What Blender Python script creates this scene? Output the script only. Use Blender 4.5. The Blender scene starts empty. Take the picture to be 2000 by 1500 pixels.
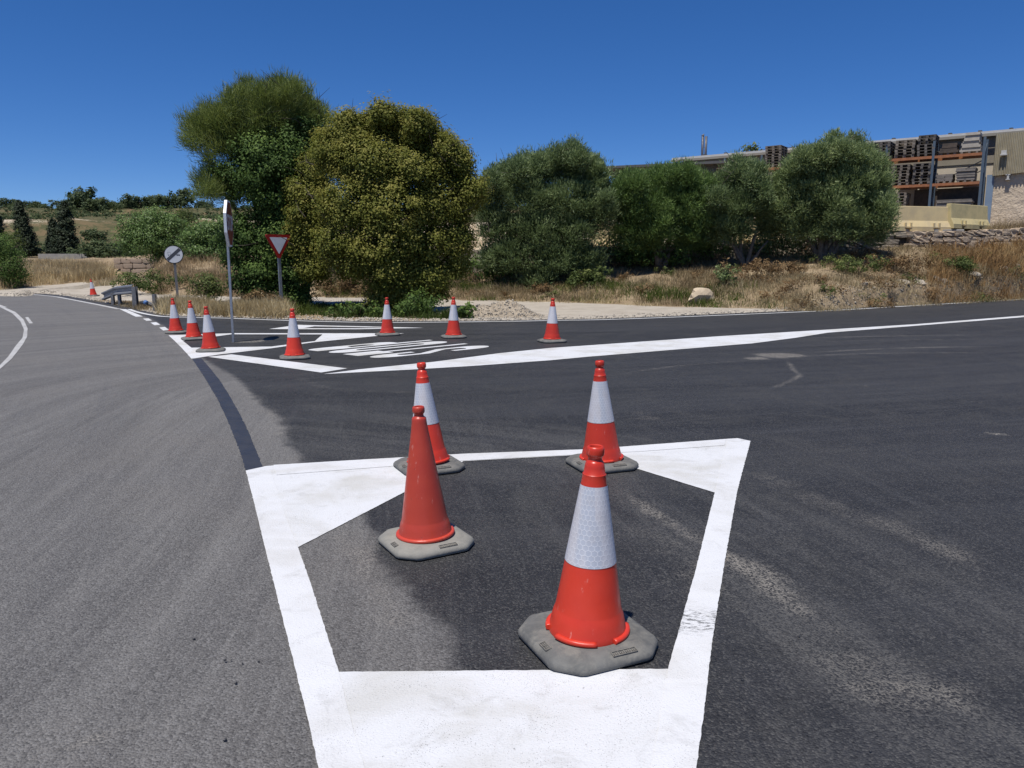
import bpy, math, random
import numpy as np
from mathutils import Vector, Matrix
from mathutils.geometry import tessellate_polygon

SC = bpy.context.scene
COL = SC.collection
R = math.radians
random.seed(7)
RNG = np.random.default_rng(11)

# ------------------------------------------------------------------ camera, sky, sun, exposure
F, PITCH, CAMH = 1502.0, R(9.0), 1.5
cam = bpy.data.cameras.new('camera')
cam.sensor_fit = 'HORIZONTAL'
cam.angle = 2 * math.atan(1000.0 / F)
cam.clip_start, cam.clip_end = 0.05, 6000
camo = bpy.data.objects.new('camera', cam); COL.objects.link(camo)
camo.location = (0, 0, CAMH); camo.rotation_euler = (math.pi / 2 - PITCH, 0, 0)
SC.camera = camo

TO_SUN = Vector((-0.555, -0.83, 0)).normalized()
SUN_EL = R(69)
TO_SUN = Vector((TO_SUN.x * math.cos(SUN_EL), TO_SUN.y * math.cos(SUN_EL), math.sin(SUN_EL)))
world = bpy.data.worlds.new('World'); SC.world = world; world.use_nodes = True
wn = world.node_tree; wn.nodes.clear()
sky = wn.nodes.new('ShaderNodeTexSky'); sky.sky_type = 'NISHITA'; sky.sun_disc = False
sky.sun_elevation = SUN_EL; sky.sun_rotation = math.atan2(TO_SUN.x, TO_SUN.y)
sky.air_density = 0.55; sky.dust_density = 0.0; sky.ozone_density = 8.0; sky.altitude = 60
gam = wn.nodes.new('ShaderNodeGamma'); gam.inputs['Gamma'].default_value = 0.8
hsv = wn.nodes.new('ShaderNodeHueSaturation'); hsv.inputs['Saturation'].default_value = 1.3; hsv.inputs['Hue'].default_value = 0.51
bg = wn.nodes.new('ShaderNodeBackground'); bg.inputs['Strength'].default_value = 0.148
wo = wn.nodes.new('ShaderNodeOutputWorld')
wn.links.new(sky.outputs[0], gam.inputs[0]); wn.links.new(gam.outputs[0], hsv.inputs['Color'])
wn.links.new(hsv.outputs[0], bg.inputs[0]); wn.links.new(bg.outputs[0], wo.inputs[0])
sun = bpy.data.lights.new('sun', 'SUN'); sun.energy = 4.7; sun.angle = R(0.53); sun.color = (1.0, 0.955, 0.89)
suno = bpy.data.objects.new('sun', sun); COL.objects.link(suno)
suno.rotation_euler = TO_SUN.to_track_quat('Z', 'Y').to_euler(); suno.location = (0, 0, 30)
SC.view_settings.view_transform = 'Standard'; SC.view_settings.look = 'None'
SC.view_settings.exposure = 0.08; SC.view_settings.gamma = 1.0; SC.view_settings.use_curve_mapping = False
SC.render.engine = 'CYCLES'
SC.cycles.max_bounces = 9; SC.cycles.diffuse_bounces = 7; SC.cycles.transmission_bounces = 7; SC.cycles.transparent_max_bounces = 6
SC.cycles.use_denoising = True

# ------------------------------------------------------------------ survey helpers (photo measurement -> metres)
CP, SP = math.cos(PITCH), math.sin(PITCH)
def ray(px, py):
    x = (px - 1000) / F; y = (py - 750) / F
    return np.array([x, CP - y * SP, -SP - y * CP])
def G(px, py, z=0.0):
    r = ray(px, py); k = (z - CAMH) / r[2]
    return (r[0] * k, r[1] * k)
def at(px, py, Y):
    r = ray(px, py); k = Y / r[1]
    return Vector((r[0] * k, Y, CAMH + r[2] * k))
def GP(pts): return [G(*p) for p in pts]

def catmull(pts, n=8, closed=False):
    pts = [np.array(p, float) for p in pts]; out = []
    for i in range(len(pts) - 1):
        p0 = pts[i - 1] if i > 0 else 2 * pts[0] - pts[1]
        p1, p2 = pts[i], pts[i + 1]
        p3 = pts[i + 2] if i + 2 < len(pts) else 2 * pts[-1] - pts[-2]
        for k in range(n):
            t = k / n
            out.append(0.5 * ((2 * p1) + (-p0 + p2) * t + (2 * p0 - 5 * p1 + 4 * p2 - p3) * t * t + (-p0 + 3 * p1 - 3 * p2 + p3) * t ** 3))
    out.append(pts[-1]); return np.array(out)

# value noise on arrays
def _h(ix, iy, s):
    n = (ix.astype(np.int64) * 374761393 + iy.astype(np.int64) * 668265263 + s * 1442695041) & 0x7fffffff
    n = ((n ^ (n >> 13)) * 1274126177) & 0x7fffffff
    return ((n ^ (n >> 16)) & 0xffff) / 65535.0
def vnoise(x, y, s=0):
    ix, iy = np.floor(x), np.floor(y); fx, fy = x - ix, y - iy
    fx = fx * fx * (3 - 2 * fx); fy = fy * fy * (3 - 2 * fy)
    a, b = _h(ix, iy, s), _h(ix + 1, iy, s); c, d = _h(ix, iy + 1, s), _h(ix + 1, iy + 1, s)
    return (a * (1 - fx) + b * fx) * (1 - fy) + (c * (1 - fx) + d * fx) * fy
def fbm(x, y, s=0, o=4):
    v = 0; a = 0.5
    for k in range(o):
        v = v + a * vnoise(x * 2 ** k, y * 2 ** k, s + k * 17); a *= 0.5
    return v
def sstep(e0, e1, x):
    t = np.clip((x - e0) / (e1 - e0), 0, 1); return t * t * (3 - 2 * t)

def polydist(P, line):
    """distance, signed side (+ = left of the line's direction), arc length of the nearest point"""
    P = np.asarray(P, float); line = np.asarray(line, float)
    best = np.full(len(P), 1e9); side = np.zeros(len(P)); arc = np.zeros(len(P)); s0 = 0
    for i in range(len(line) - 1):
        a, b = line[i], line[i + 1]; d = b - a; L = math.hypot(*d)
        if L < 1e-9: continue
        r = P - a; t = np.clip((r @ d) / (L * L), 0, 1)
        q = r - t[:, None] * d; dist = np.hypot(q[:, 0], q[:, 1])
        m = dist < best
        best[m] = dist[m]; side[m] = np.sign(d[0] * r[m, 1] - d[1] * r[m, 0]); arc[m] = s0 + t[m] * L
        s0 += L
    return best, side, arc

# ------------------------------------------------------------------ materials
def new_mat(name):
    m = bpy.data.materials.new(name); m.use_nodes = True
    nt = m.node_tree; nt.nodes.clear()
    out = nt.nodes.new('ShaderNodeOutputMaterial'); p = nt.nodes.new('ShaderNodeBsdfPrincipled')
    nt.links.new(p.outputs[0], out.inputs[0])
    return m, nt, p, out
class N:
    """tiny node-building helper"""
    def __init__(s, nt): s.nt = nt
    def link(s, a, b): s.nt.links.new(a, b)
    def set(s, sock, v):
        if isinstance(v, bpy.types.NodeSocket): s.nt.links.new(v, sock)
        else: sock.default_value = v
    def math(s, op, a, b=0.0, c=0.0, clamp=False):
        n = s.nt.nodes.new('ShaderNodeMath'); n.operation = op; n.use_clamp = clamp
        s.set(n.inputs[0], a); s.set(n.inputs[1], b); s.set(n.inputs[2], c); return n.outputs[0]
    def vmath(s, op, a, b=(0, 0, 0), out=0):
        n = s.nt.nodes.new('ShaderNodeVectorMath'); n.operation = op
        s.set(n.inputs[0], a); s.set(n.inputs[1], b); return n.outputs[out]
    def noise(s, vec, scale, detail=4, rough=0.55, dist=0.0, col=False):
        n = s.nt.nodes.new('ShaderNodeTexNoise'); n.inputs['Scale'].default_value = scale
        n.inputs['Detail'].default_value = detail; n.inputs['Roughness'].default_value = rough; n.inputs['Distortion'].default_value = dist
        if vec is not None: s.link(vec, n.inputs['Vector'])
        return n.outputs[1 if col else 0]
    def voro(s, vec, scale, feature='F1', out=0):
        n = s.nt.nodes.new('ShaderNodeTexVoronoi'); n.feature = feature; n.inputs['Scale'].default_value = scale
        if vec is not None: s.link(vec, n.inputs['Vector'])
        return n.outputs[out]
    def map(s, v, a, b, c=0.0, d=1.0, smooth=True):
        n = s.nt.nodes.new('ShaderNodeMapRange'); n.interpolation_type = 'SMOOTHSTEP' if smooth else 'LINEAR'
        s.set(n.inputs[0], v)
        for i, x in enumerate((a, b, c, d)): s.set(n.inputs[1 + i], x)
        return n.outputs[0]
    def mix(s, f, a, b, blend='MIX'):
        n = s.nt.nodes.new('ShaderNodeMix'); n.data_type = 'RGBA'; n.blend_type = blend
        s.set(n.inputs[0], f)
        for sock, v in ((n.inputs[6], a), (n.inputs[7], b)):
            if isinstance(v, bpy.types.NodeSocket): s.link(v, sock)
            else: sock.default_value = (*v[:3], 1)
        return n.outputs[2]
    def coord(s, which='Object'):
        return s.nt.nodes.new('ShaderNodeTexCoord').outputs[which]
    def pos(s): return s.nt.nodes.new('ShaderNodeNewGeometry').outputs['Position']
    def attr(s, name, out='Fac'):
        n = s.nt.nodes.new('ShaderNodeAttribute'); n.attribute_name = name; return n.outputs[out]
    def scale(s, vec, sc, rot=(0, 0, 0), loc=(0, 0, 0)):
        n = s.nt.nodes.new('ShaderNodeMapping'); s.link(vec, n.inputs[0])
        n.inputs['Location'].default_value = loc; n.inputs['Rotation'].default_value = rot; n.inputs['Scale'].default_value = sc
        return n.outputs[0]
    def bump(s, h, strength, dist, normal=None):
        n = s.nt.nodes.new('ShaderNodeBump'); n.inputs['Strength'].default_value = strength; n.inputs['Distance'].default_value = dist
        s.link(h, n.inputs['Height'])
        if normal is not None: s.link(normal, n.inputs['Normal'])
        return n.outputs[0]
    def rand(s):
        return s.nt.nodes.new('ShaderNodeObjectInfo').outputs['Random']

def pmat(name, c1, c2=None, scale=6.0, rough=0.7, bump=0.0, bscale=None, metal=0.0, spec=0.5, vary=0.0, bdist=0.01, dirt=None, dirt_amt=0.5, dscale=2.0):
    m, nt, p, _ = new_mat(name); n = N(nt); co = n.coord('Object')
    c2 = c2 or tuple(x * 0.8 for x in c1)
    f = n.map(n.noise(co, scale, 6, 0.62), 0.3, 0.7)
    c = n.mix(f, c1, c2)
    if dirt:
        d = n.map(n.noise(co, dscale, 7, 0.7, 0.4), 0.42, 0.72)
        c = n.mix(n.math('MULTIPLY', d, dirt_amt), c, dirt)
    if vary:
        c = n.mix(1.0, c, n.mix(n.rand(), (1 - vary,) * 3, (1 + vary * 0.4,) * 3), 'MULTIPLY')
    n.link(c, p.inputs['Base Color'])
    n.link(n.map(n.noise(co, scale * 2.3, 4), 0.3, 0.7, max(rough - 0.12, 0.05), min(rough + 0.1, 1)), p.inputs['Roughness'])
    p.inputs['Metallic'].default_value = metal; p.inputs['Specular IOR Level'].default_value = spec
    if bump: n.link(n.bump(n.noise(co, bscale or scale * 5, 6, 0.65), bump, bdist), p.inputs['Normal'])
    return m

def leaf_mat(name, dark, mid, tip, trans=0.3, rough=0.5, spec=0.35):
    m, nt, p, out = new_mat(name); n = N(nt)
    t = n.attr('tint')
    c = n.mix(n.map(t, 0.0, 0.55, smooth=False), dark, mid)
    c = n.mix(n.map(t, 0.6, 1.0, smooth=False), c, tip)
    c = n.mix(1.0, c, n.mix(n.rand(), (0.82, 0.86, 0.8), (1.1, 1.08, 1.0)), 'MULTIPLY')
    n.link(c, p.inputs['Base Color']); p.inputs['Roughness'].default_value = rough; p.inputs['Specular IOR Level'].default_value = spec
    tr = nt.nodes.new('ShaderNodeBsdfTranslucent'); n.link(c, tr.inputs[0])
    mx = nt.nodes.new('ShaderNodeMixShader'); mx.inputs[0].default_value = trans
    n.link(p.outputs[0], mx.inputs[1]); n.link(tr.outputs[0], mx.inputs[2]); n.link(mx.outputs[0], out.inputs[0])
    return m

def asphalt_mat():
    m, nt, p, _ = new_mat('asphalt'); n = N(nt); P = n.pos()
    swp, fan = n.attr('swuv', 'Vector'), n.attr('fanuv', 'Vector')
    old, dust, ostr, nstr, tar = n.attr('old'), n.attr('dust'), n.attr('olduv', 'Vector'), n.attr('newuv', 'Vector'), n.attr('tarmark')
    fine = n.voro(P, 125); fcol = n.voro(P, 125, out=1)
    fbw = nt.nodes.new('ShaderNodeSeparateColor'); n.link(fcol, fbw.inputs[0]); rnd = fbw.outputs[0]
    grit = n.noise(P, 240, 3, 0.7)
    big = n.noise(P, 0.55, 5, 0.6, 0.6); med = n.noise(P, 5.0, 5, 0.65)
    so1 = n.noise(n.scale(ostr, (0.10, 2.6, 1)), 1.0, 6, 0.62, 0.25); so2 = n.noise(n.scale(ostr, (0.55, 7.0, 1), loc=(4, 9, 0)), 1.0, 7, 0.7, 0.4)
    sn1 = n.noise(n.scale(nstr, (0.09, 1.5, 1)), 1.0, 6, 0.6, 0.35); sn2 = n.noise(n.scale(nstr, (0.2, 6.0, 1), loc=(2, 5, 0)), 1.0, 5, 0.6, 0.1)
    # worn old asphalt
    s1 = n.noise(n.scale(swp, (0.16, 1.7, 1)), 1.0, 8, 0.68, 0.5); s2 = n.noise(n.scale(swp, (0.45, 9.0, 1), loc=(3, 1, 0)), 1.0, 7, 0.72, 0.4); s3 = n.noise(n.scale(swp, (1.1, 26.0, 1), loc=(9, 4, 0)), 1.0, 5, 0.7, 0.3)
    f1 = n.noise(n.scale(fan, (0.22, 2.4, 1), loc=(7, 2, 0)), 1.0, 8, 0.7, 0.5)
    o = n.mix(n.map(s1, 0.34, 0.66), (0.104, 0.100, 0.097), (0.156, 0.150, 0.143))
    o = n.mix(n.math('MULTIPLY', n.map(s3, 0.50, 0.74), 0.34), o, (0.235, 0.226, 0.212))
    o = n.mix(n.math('MULTIPLY', n.map(s3, 0.46, 0.30), 0.28), o, (0.075, 0.073, 0.072))
    o = n.mix(n.math('MULTIPLY', n.map(so1, 0.52, 0.70), 0.45), o, (0.092, 0.090, 0.091))
    o = n.mix(n.math('MULTIPLY', n.map(s2, 0.50, 0.72), 0.45), o, (0.235, 0.228, 0.215))
    o = n.mix(n.math('MULTIPLY', n.map(s2, 0.45, 0.28), 0.4), o, (0.085, 0.083, 0.083))
    o = n.mix(n.math('MULTIPLY', n.map(so2, 0.52, 0.76), 0.25), o, (0.225, 0.217, 0.205))
    o = n.mix(n.math('MULTIPLY', n.map(big, 0.45, 0.7), 0.35), o, (0.155, 0.143, 0.128))
    o = n.mix(n.math('MULTIPLY', n.map(rnd, 0.5, 1.0), 0.36), o, (0.30, 0.295, 0.285))
    o = n.mix(n.math('MULTIPLY', n.map(rnd, 0.30, 0.0), 0.45), o, (0.030, 0.030, 0.031))
    # fresh asphalt
    w = n.mix(n.map(sn1, 0.3, 0.7), (0.0165, 0.0170, 0.0190), (0.037, 0.0375, 0.040))
    w = n.mix(n.math('MULTIPLY', n.map(s2, 0.48, 0.72), 0.6), w, (0.058, 0.0585, 0.061))
    w = n.mix(n.math('MULTIPLY', n.map(s3, 0.54, 0.76), 0.4), w, (0.085, 0.084, 0.082))
    w = n.mix(n.math('MULTIPLY', n.map(n.voro(P, 9), 0.035, 0.02), n.map(n.noise(P, 3, 3), .5, .6)), w, (0.30, 0.29, 0.27))
    w = n.mix(n.math('MULTIPLY', n.map(big, 0.5, 0.75), 0.30), w, (0.058, 0.055, 0.050))
    w = n.mix(n.math('MULTIPLY', n.map(n.noise(P, 1.7, 6, 0.65, 0.8), 0.46, 0.68), 0.45), w, (0.056, 0.054, 0.050))
    w = n.mix(n.math('MULTIPLY', n.map(rnd, 0.66, 1.0), 0.55), w, (0.115, 0.112, 0.106))
    w = n.mix(n.math('MULTIPLY', n.map(rnd, 0.22, 0.0), 0.6), w, (0.006, 0.006, 0.007))
    sx = nt.nodes.new('ShaderNodeSeparateXYZ'); n.link(fan, sx.inputs[0]); fm = n.map(n.math('ABSOLUTE', sx.outputs[1]), 1.5, 0.2)
    w = n.mix(n.math('MULTIPLY', n.math('MULTIPLY', fm, n.map(f1, 0.44, 0.66)), n.map(rnd, 0.25, 0.75, 0.15, 0.85)), w, (0.104, 0.101, 0.095))
    jit = n.math('MULTIPLY', n.math('SUBTRACT', n.math('ADD', n.math('MULTIPLY', med, 0.55), n.math('MULTIPLY', grit, 0.6)), 0.57), 1.1)
    of = n.map(n.math('ADD', old, jit), 0.22, 0.78)
    c = n.mix(of, w, o)
    df = n.math('MULTIPLY', n.map(n.math('ADD', n.math('MULTIPLY', dust, 1.75), n.math('MULTIPLY', jit, 1.6)), 0.20, 1.05), n.map(n.math('ADD', n.math('MULTIPLY', rnd, .6), n.math('MULTIPLY', n.noise(P, 22, 5, 0.75), .7)), 0.42, 0.85))
    c = n.mix(n.math('MULTIPLY', df, 0.85), c, (0.30, 0.275, 0.235))
    n.link(n.mix(tar, c, (0.012, 0.013, 0.017)), p.inputs['Base Color'])
    n.link(n.map(of, 0, 1, 0.60, 0.80), p.inputs['Roughness']); p.inputs['Specular IOR Level'].default_value = 0.36
    h = n.math('ADD', n.math('MULTIPLY', fine, -1.0), n.math('MULTIPLY', grit, 0.55))
    n.link(n.bump(h, 0.85, 0.008), p.inputs['Normal'])
    return m

def paint_mat(name, base, worn, pits=0.5, tyre=None):
    m, nt, p, _ = new_mat(name); n = N(nt); P = n.pos()
    big = n.noise(P, 1.6, 5, 0.6, 0.5); roll = n.noise(n.scale(P, (0.7, 7.0, 1), rot=(0, 0, 0.25)), 1.0, 5, 0.6)
    c = n.mix(n.map(big, 0.42, 0.68), base, worn)
    c = n.mix(n.math('MULTIPLY', n.map(n.noise(P, 5.5, 6, 0.7, 0.6), 0.52, 0.72), 0.55), c, tuple(x * .80 for x in worn))
    c = n.mix(n.math('MULTIPLY', n.map(roll, 0.5, 0.75), 0.5), c, tuple(min(1, x * 1.08) for x in base))
    pit = n.math('MULTIPLY', n.map(n.voro(P, 130), 0.26, 0.10), n.map(n.noise(P, 6, 5, 0.7), 0.36, 0.62))
    c = n.mix(n.math('MULTIPLY', pit, pits), c, (0.09, 0.09, 0.09))
    sp = n.map(n.noise(P, 85, 3, 0.6), 0.66, 0.74)
    c = n.mix(n.math('MULTIPLY', sp, 0.7 * pits), c, (0.12, 0.115, 0.105))
    if tyre:
        (tx, ty), (sx, sy), rot = tyre
        v = n.scale(n.vmath('SUBTRACT', P, (tx, ty, 0)), (1 / sx, 1 / sy, 1), rot=(0, 0, rot))
        dm = n.map(n.vmath('LENGTH', v, out=1), 1.0, 0.35)
        tread = n.map(n.noise(n.scale(P, (26, 60, 1), rot=(0, 0, 0.9)), 1.0, 4, 0.75), 0.47, 0.60)
        c = n.mix(n.math('MULTIPLY', n.math('MULTIPLY', dm, tread), 0.8), c, (0.07, 0.07, 0.07))
    n.link(c, p.inputs['Base Color']); p.inputs['Roughness'].default_value = 0.62; p.inputs['Specular IOR Level'].default_value = 0.35
    h = n.math('ADD', n.math('MULTIPLY', n.voro(P, 110), -0.8), n.noise(P, 200, 3, 0.6))
    n.link(n.bump(h, 0.35, 0.004), p.inputs['Normal'])
    return m

def ground_mat():
    m, nt, p, _ = new_mat('ground_soil'); n = N(nt); P = n.pos()
    path, cut, hill = n.attr('path'), n.attr('cut'), n.attr('hill')
    a, b, d = n.noise(P, 0.5, 6, 0.65), n.noise(P, 4.5, 6, 0.7), n.noise(P, 45, 4, 0.7)
    soil = n.mix(n.map(a, 0.35, 0.65), (0.23, 0.165, 0.10), (0.34, 0.265, 0.17))
    soil = n.mix(n.math('MULTIPLY', n.map(b, 0.45, 0.7), 0.6), soil, (0.15, 0.11, 0.07))
    grav = n.mix(n.map(n.noise(P, 1.1, 6, 0.7), 0.3, 0.7), (0.45, 0.405, 0.335), (0.36, 0.315, 0.255))
    grav = n.mix(n.math('MULTIPLY', n.map(d, 0.5, 0.72), 0.45), grav, (0.27, 0.24, 0.20))
    grav = n.mix(n.math('MULTIPLY', n.map(n.voro(P, 28), 0.24, 0.08), 0.5), grav, (0.53, 0.50, 0.44))
    hl = n.mix(n.map(n.noise(P, 0.09, 6, 0.7), 0.4, 0.6), (0.15, 0.112, 0.06), (0.095, 0.088, 0.042))
    hl = n.mix(n.math('MULTIPLY', n.map(n.noise(P, 0.35, 6, 0.7), 0.44, 0.58), 0.85), hl, (0.058, 0.068, 0.03))
    rock = n.mix(n.map(n.noise(P, 0.5, 6, 0.7), 0.44, 0.6), (0.52, 0.44, 0.33), (0.27, 0.21, 0.14))
    c = n.mix(hill, soil, hl)
    jit = n.math('SUBTRACT', n.noise(P, 2.5, 6, 0.75), 0.5)
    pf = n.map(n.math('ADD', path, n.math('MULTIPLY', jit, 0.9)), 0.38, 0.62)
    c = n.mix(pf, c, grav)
    c = n.mix(n.map(n.math('ADD', cut, n.math('MULTIPLY', jit, 1.2)), 0.35, 0.65), c, rock)
    n.link(c, p.inputs['Base Color']); p.inputs['Roughness'].default_value = 0.95; p.inputs['Specular IOR Level'].default_value = 0.15
    n.link(n.bump(n.math('ADD', b, n.math('MULTIPLY', d, 0.6)), 0.6, 0.05), p.inputs['Normal'])
    return m

def hexband_mat():
    m, nt, p, _ = new_mat('reflective_sheeting'); n = N(nt)
    uv = n.coord('UV'); v = n.vmath('MULTIPLY', uv, (24.0, 14.0, 0))
    r = (1.0, 1.732, 1.0); hr = (0.5, 0.866, 0.5)
    a = n.vmath('SUBTRACT', n.vmath('MODULO', v, r), hr)
    b = n.vmath('SUBTRACT', n.vmath('MODULO', n.vmath('ADD', v, hr), r), hr)
    a = n.vmath('MULTIPLY', a, (1, 1, 0)); b = n.vmath('MULTIPLY', b, (1, 1, 0))
    def hd(q):
        q = n.vmath('ABSOLUTE', q); s = nt.nodes.new('ShaderNodeSeparateXYZ'); n.link(q, s.inputs[0])
        return n.math('MAXIMUM', s.outputs[0], n.math('ADD', n.math('MULTIPLY', s.outputs[0], 0.5), n.math('MULTIPLY', s.outputs[1], 0.866)))
    h = n.math('MINIMUM', hd(a), hd(b))
    edge = n.map(h, 0.40, 0.47)
    co = n.coord('Object')
    dirtn = n.map(n.noise(co, 11, 6, 0.65), 0.4, 0.75)
    s = nt.nodes.new('ShaderNodeSeparateXYZ'); n.link(uv, s.inputs[0])
    facet = n.map(n.noise(n.scale(uv, (7, 0.6, 1)), 1.0, 1, 0.3), 0.44, 0.56)
    c = n.mix(facet, (0.53, 0.525, 0.555), (0.42, 0.45, 0.515))
    c = n.mix(n.math('MULTIPLY', edge, 0.55), c, (0.68, 0.69, 0.71))
    c = n.mix(n.math('MULTIPLY', dirtn, 0.30), c, (0.40, 0.36, 0.34))
    n.link(c, p.inputs['Base Color']); p.inputs['Roughness'].default_value = 0.45; p.inputs['Specular IOR Level'].default_value = 0.4
    n.link(n.bump(n.math('ADD', edge, n.noise(co, 40, 3)), 0.25, 0.003), p.inputs['Normal'])
    return m

def cone_mat(name, c1, c2, scuff):
    m, nt, p, _ = new_mat(name); n = N(nt); co = n.coord('Object')
    c = n.mix(n.map(n.noise(co, 5, 5, 0.6), 0.35, 0.7), c1, c2)
    sc = n.map(n.noise(n.scale(co, (30, 30, 9)), 1.0, 6, 0.75), 0.60, 0.72)
    c = n.mix(n.math('MULTIPLY', sc, scuff), c, (0.75, 0.42, 0.36))
    dk = n.map(n.noise(co, 42, 3, 0.6), 0.71, 0.75)
    c = n.mix(n.math('MULTIPLY', dk, 0.8), c, (0.10, 0.04, 0.03))
    c = n.mix(1.0, c, n.mix(n.rand(), (0.86, 0.86, 0.86), (1.08, 1.05, 1.05)), 'MULTIPLY')
    n.link(c, p.inputs['Base Color'])
    n.link(n.map(n.noise(co, 9, 5, 0.7), 0.35, 0.7, 0.30, 0.52), p.inputs['Roughness']); p.inputs['Specular IOR Level'].default_value = 0.5
    n.link(n.bump(n.noise(co, 55, 4), 0.12, 0.003), p.inputs['Normal'])
    return m

M = {}
M['asphalt'] = asphalt_mat()
M['paint'] = paint_mat('road_paint', (0.625, 0.633, 0.643), (0.52, 0.515, 0.49), 0.8, (G(1350, 1215), (0.30, 0.16), 0.5))
M['paint_fresh'] = paint_mat('fresh_road_paint', (0.635, 0.642, 0.652), (0.555, 0.553, 0.54), 0.6, (G(1350, 1215), (0.30, 0.16), 0.5))
M['paint_old'] = paint_mat('worn_road_paint', (0.46, 0.455, 0.44), (0.36, 0.35, 0.335), 0.9)
M['tar'] = pmat('black_tar', (0.024, 0.028, 0.040), (0.032, 0.036, 0.049), 3, 0.62, 0.4, 150, bdist=0.004)
M['ground'] = ground_mat()
M['cone'] = cone_mat('orange_red_plastic', (0.60, 0.043, 0.018), (0.53, 0.034, 0.016), 0.55)
M['cone_faded'] = cone_mat('faded_red_plastic', (0.50, 0.058, 0.030), (0.45, 0.046, 0.026), 0.6)
M['band'] = hexband_mat()
M['rubber'] = pmat('dusty_black_rubber', (0.150, 0.148, 0.138), (0.090, 0.091, 0.088), 9, 0.85, 0.5, 60, dirt=(0.25, 0.235, 0.20), dirt_amt=0.6, dscale=12, bdist=0.004)
M['rubber_pale'] = pmat('pale_dusty_rubber', (0.25, 0.24, 0.21), (0.19, 0.185, 0.165), 9, 0.88, 0.4, 60, dirt=(0.33, 0.31, 0.26), dirt_amt=0.5, dscale=10, bdist=0.004)
M['emboss'] = pmat('embossed_rubber', (0.20, 0.19, 0.165), (0.14, 0.135, 0.12), 30, 0.85, 0.3)
M['galv'] = pmat('galvanised_steel', (0.42, 0.44, 0.47), (0.33, 0.35, 0.38), 14, 0.45, 0.05, metal=0.75, dirt=(0.25, 0.24, 0.22), dirt_amt=0.3)
M['galv_dull'] = pmat('dull_weathered_steel', (0.20, 0.20, 0.205), (0.14, 0.14, 0.145), 12, 0.6, 0.1, metal=0.4)
M['rail_dark'] = pmat('weathered_rail_steel', (0.27, 0.28, 0.30), (0.20, 0.21, 0.23), 8, 0.45, 0.05, metal=0.4)
M['sign_red'] = pmat('sign_red', (0.36, 0.014, 0.012), (0.30, 0.012, 0.010), 3, 0.4)
M['sign_shaded_red'] = pmat('shaded_red_sheeting', (0.19, 0.014, 0.010), (0.15, 0.012, 0.009), 3, 0.5)  # sign red darkened to stand for the shaded, grazing look of the face
M['sign_white'] = pmat('sign_white', (0.72, 0.74, 0.78), (0.66, 0.68, 0.72), 5, 0.4)
M['sign_black'] = pmat('sign_black', (0.015, 0.016, 0.02), (0.022, 0.022, 0.026), 5, 0.45)
M['sign_grey'] = pmat('sign_grey', (0.075, 0.078, 0.095), (0.06, 0.062, 0.078), 5, 0.5)
M['sign_alu'] = pmat('sign_aluminium', (0.70, 0.71, 0.73), (0.58, 0.6, 0.62), 6, 0.4, metal=0.3)
M['leaf_privet'] = leaf_mat('privet_leaves', (0.052, 0.072, 0.014), (0.178, 0.192, 0.036), (0.345, 0.310, 0.085), 0.38, 0.65, 0.22)
M['leaf_dark'] = leaf_mat('dark_broad_leaves', (0.0474, 0.0831, 0.0237), (0.113, 0.1808, 0.0452), (0.257, 0.3478, 0.0847), 0.36, 0.65, 0.2)
M['needle'] = leaf_mat('pine_needles', (0.060, 0.092, 0.022), (0.175, 0.222, 0.056), (0.32, 0.345, 0.10), 0.38, 0.6)
M['leaf_olive'] = leaf_mat('olive_leaves', (0.0796, 0.117, 0.0468), (0.2138, 0.2795, 0.1216), (0.4495, 0.5225, 0.2551), 0.36, 0.5)
M['leaf_olive2'] = leaf_mat('olive_leaves_green', (0.0626, 0.1084, 0.0292), (0.1561, 0.2428, 0.0737), (0.2927, 0.3902, 0.1301), 0.36, 0.5)
M['leaf_bush'] = leaf_mat('shrub_leaves', (0.0446, 0.0713, 0.0208), (0.1159, 0.15, 0.0477), (0.264, 0.2816, 0.0968), 0.36, 0.65, 0.2)
M['leaf_cypress'] = leaf_mat('cypress_foliage', (0.010, 0.019, 0.009), (0.022, 0.036, 0.015), (0.042, 0.06, 0.026), 0.15, 0.7)
M['leaf_hill'] = leaf_mat('hill_tree_foliage', (0.0371, 0.0607, 0.027), (0.0871, 0.1201, 0.0504), (0.17, 0.2, 0.09), 0.36, 0.7)
M['dryleaf'] = leaf_mat('dry_brown_leaves', (0.10, 0.060, 0.028), (0.20, 0.125, 0.06), (0.34, 0.23, 0.12), 0.25, 0.8)
M['straw'] = leaf_mat('straw_grass', (0.22, 0.165, 0.09), (0.48, 0.385, 0.23), (0.66, 0.57, 0.39), 0.3, 0.8, 0.2)
M['weeds'] = leaf_mat('dry_brown_weeds', (0.145, 0.105, 0.06), (0.33, 0.25, 0.155), (0.51, 0.42, 0.275), 0.3, 0.8, 0.2)
M['rust_weeds'] = leaf_mat('rusty_dry_weeds', (0.16, 0.095, 0.045), (0.33, 0.205, 0.095), (0.48, 0.35, 0.19), 0.3, 0.8, 0.2)
M['greenweed'] = leaf_mat('green_weeds', (0.045, 0.075, 0.015), (0.10, 0.135, 0.028), (0.20, 0.21, 0.06), 0.3, 0.7, 0.2)
M['bark'] = pmat('bark', (0.085, 0.065, 0.048), (0.045, 0.036, 0.028), 9, 0.95, 0.8, 25, bdist=0.03)
M['bark_pale'] = pmat('olive_bark', (0.17, 0.145, 0.115), (0.09, 0.075, 0.06), 9, 0.95, 0.8, 25, bdist=0.03)
M['stone'] = pmat('limestone_block', (0.36, 0.305, 0.235), (0.27, 0.225, 0.17), 2.5, 0.92, 0.7, 9, vary=0.32, bdist=0.04, dirt=(0.13, 0.115, 0.095), dirt_amt=0.6, dscale=1.6)
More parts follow.
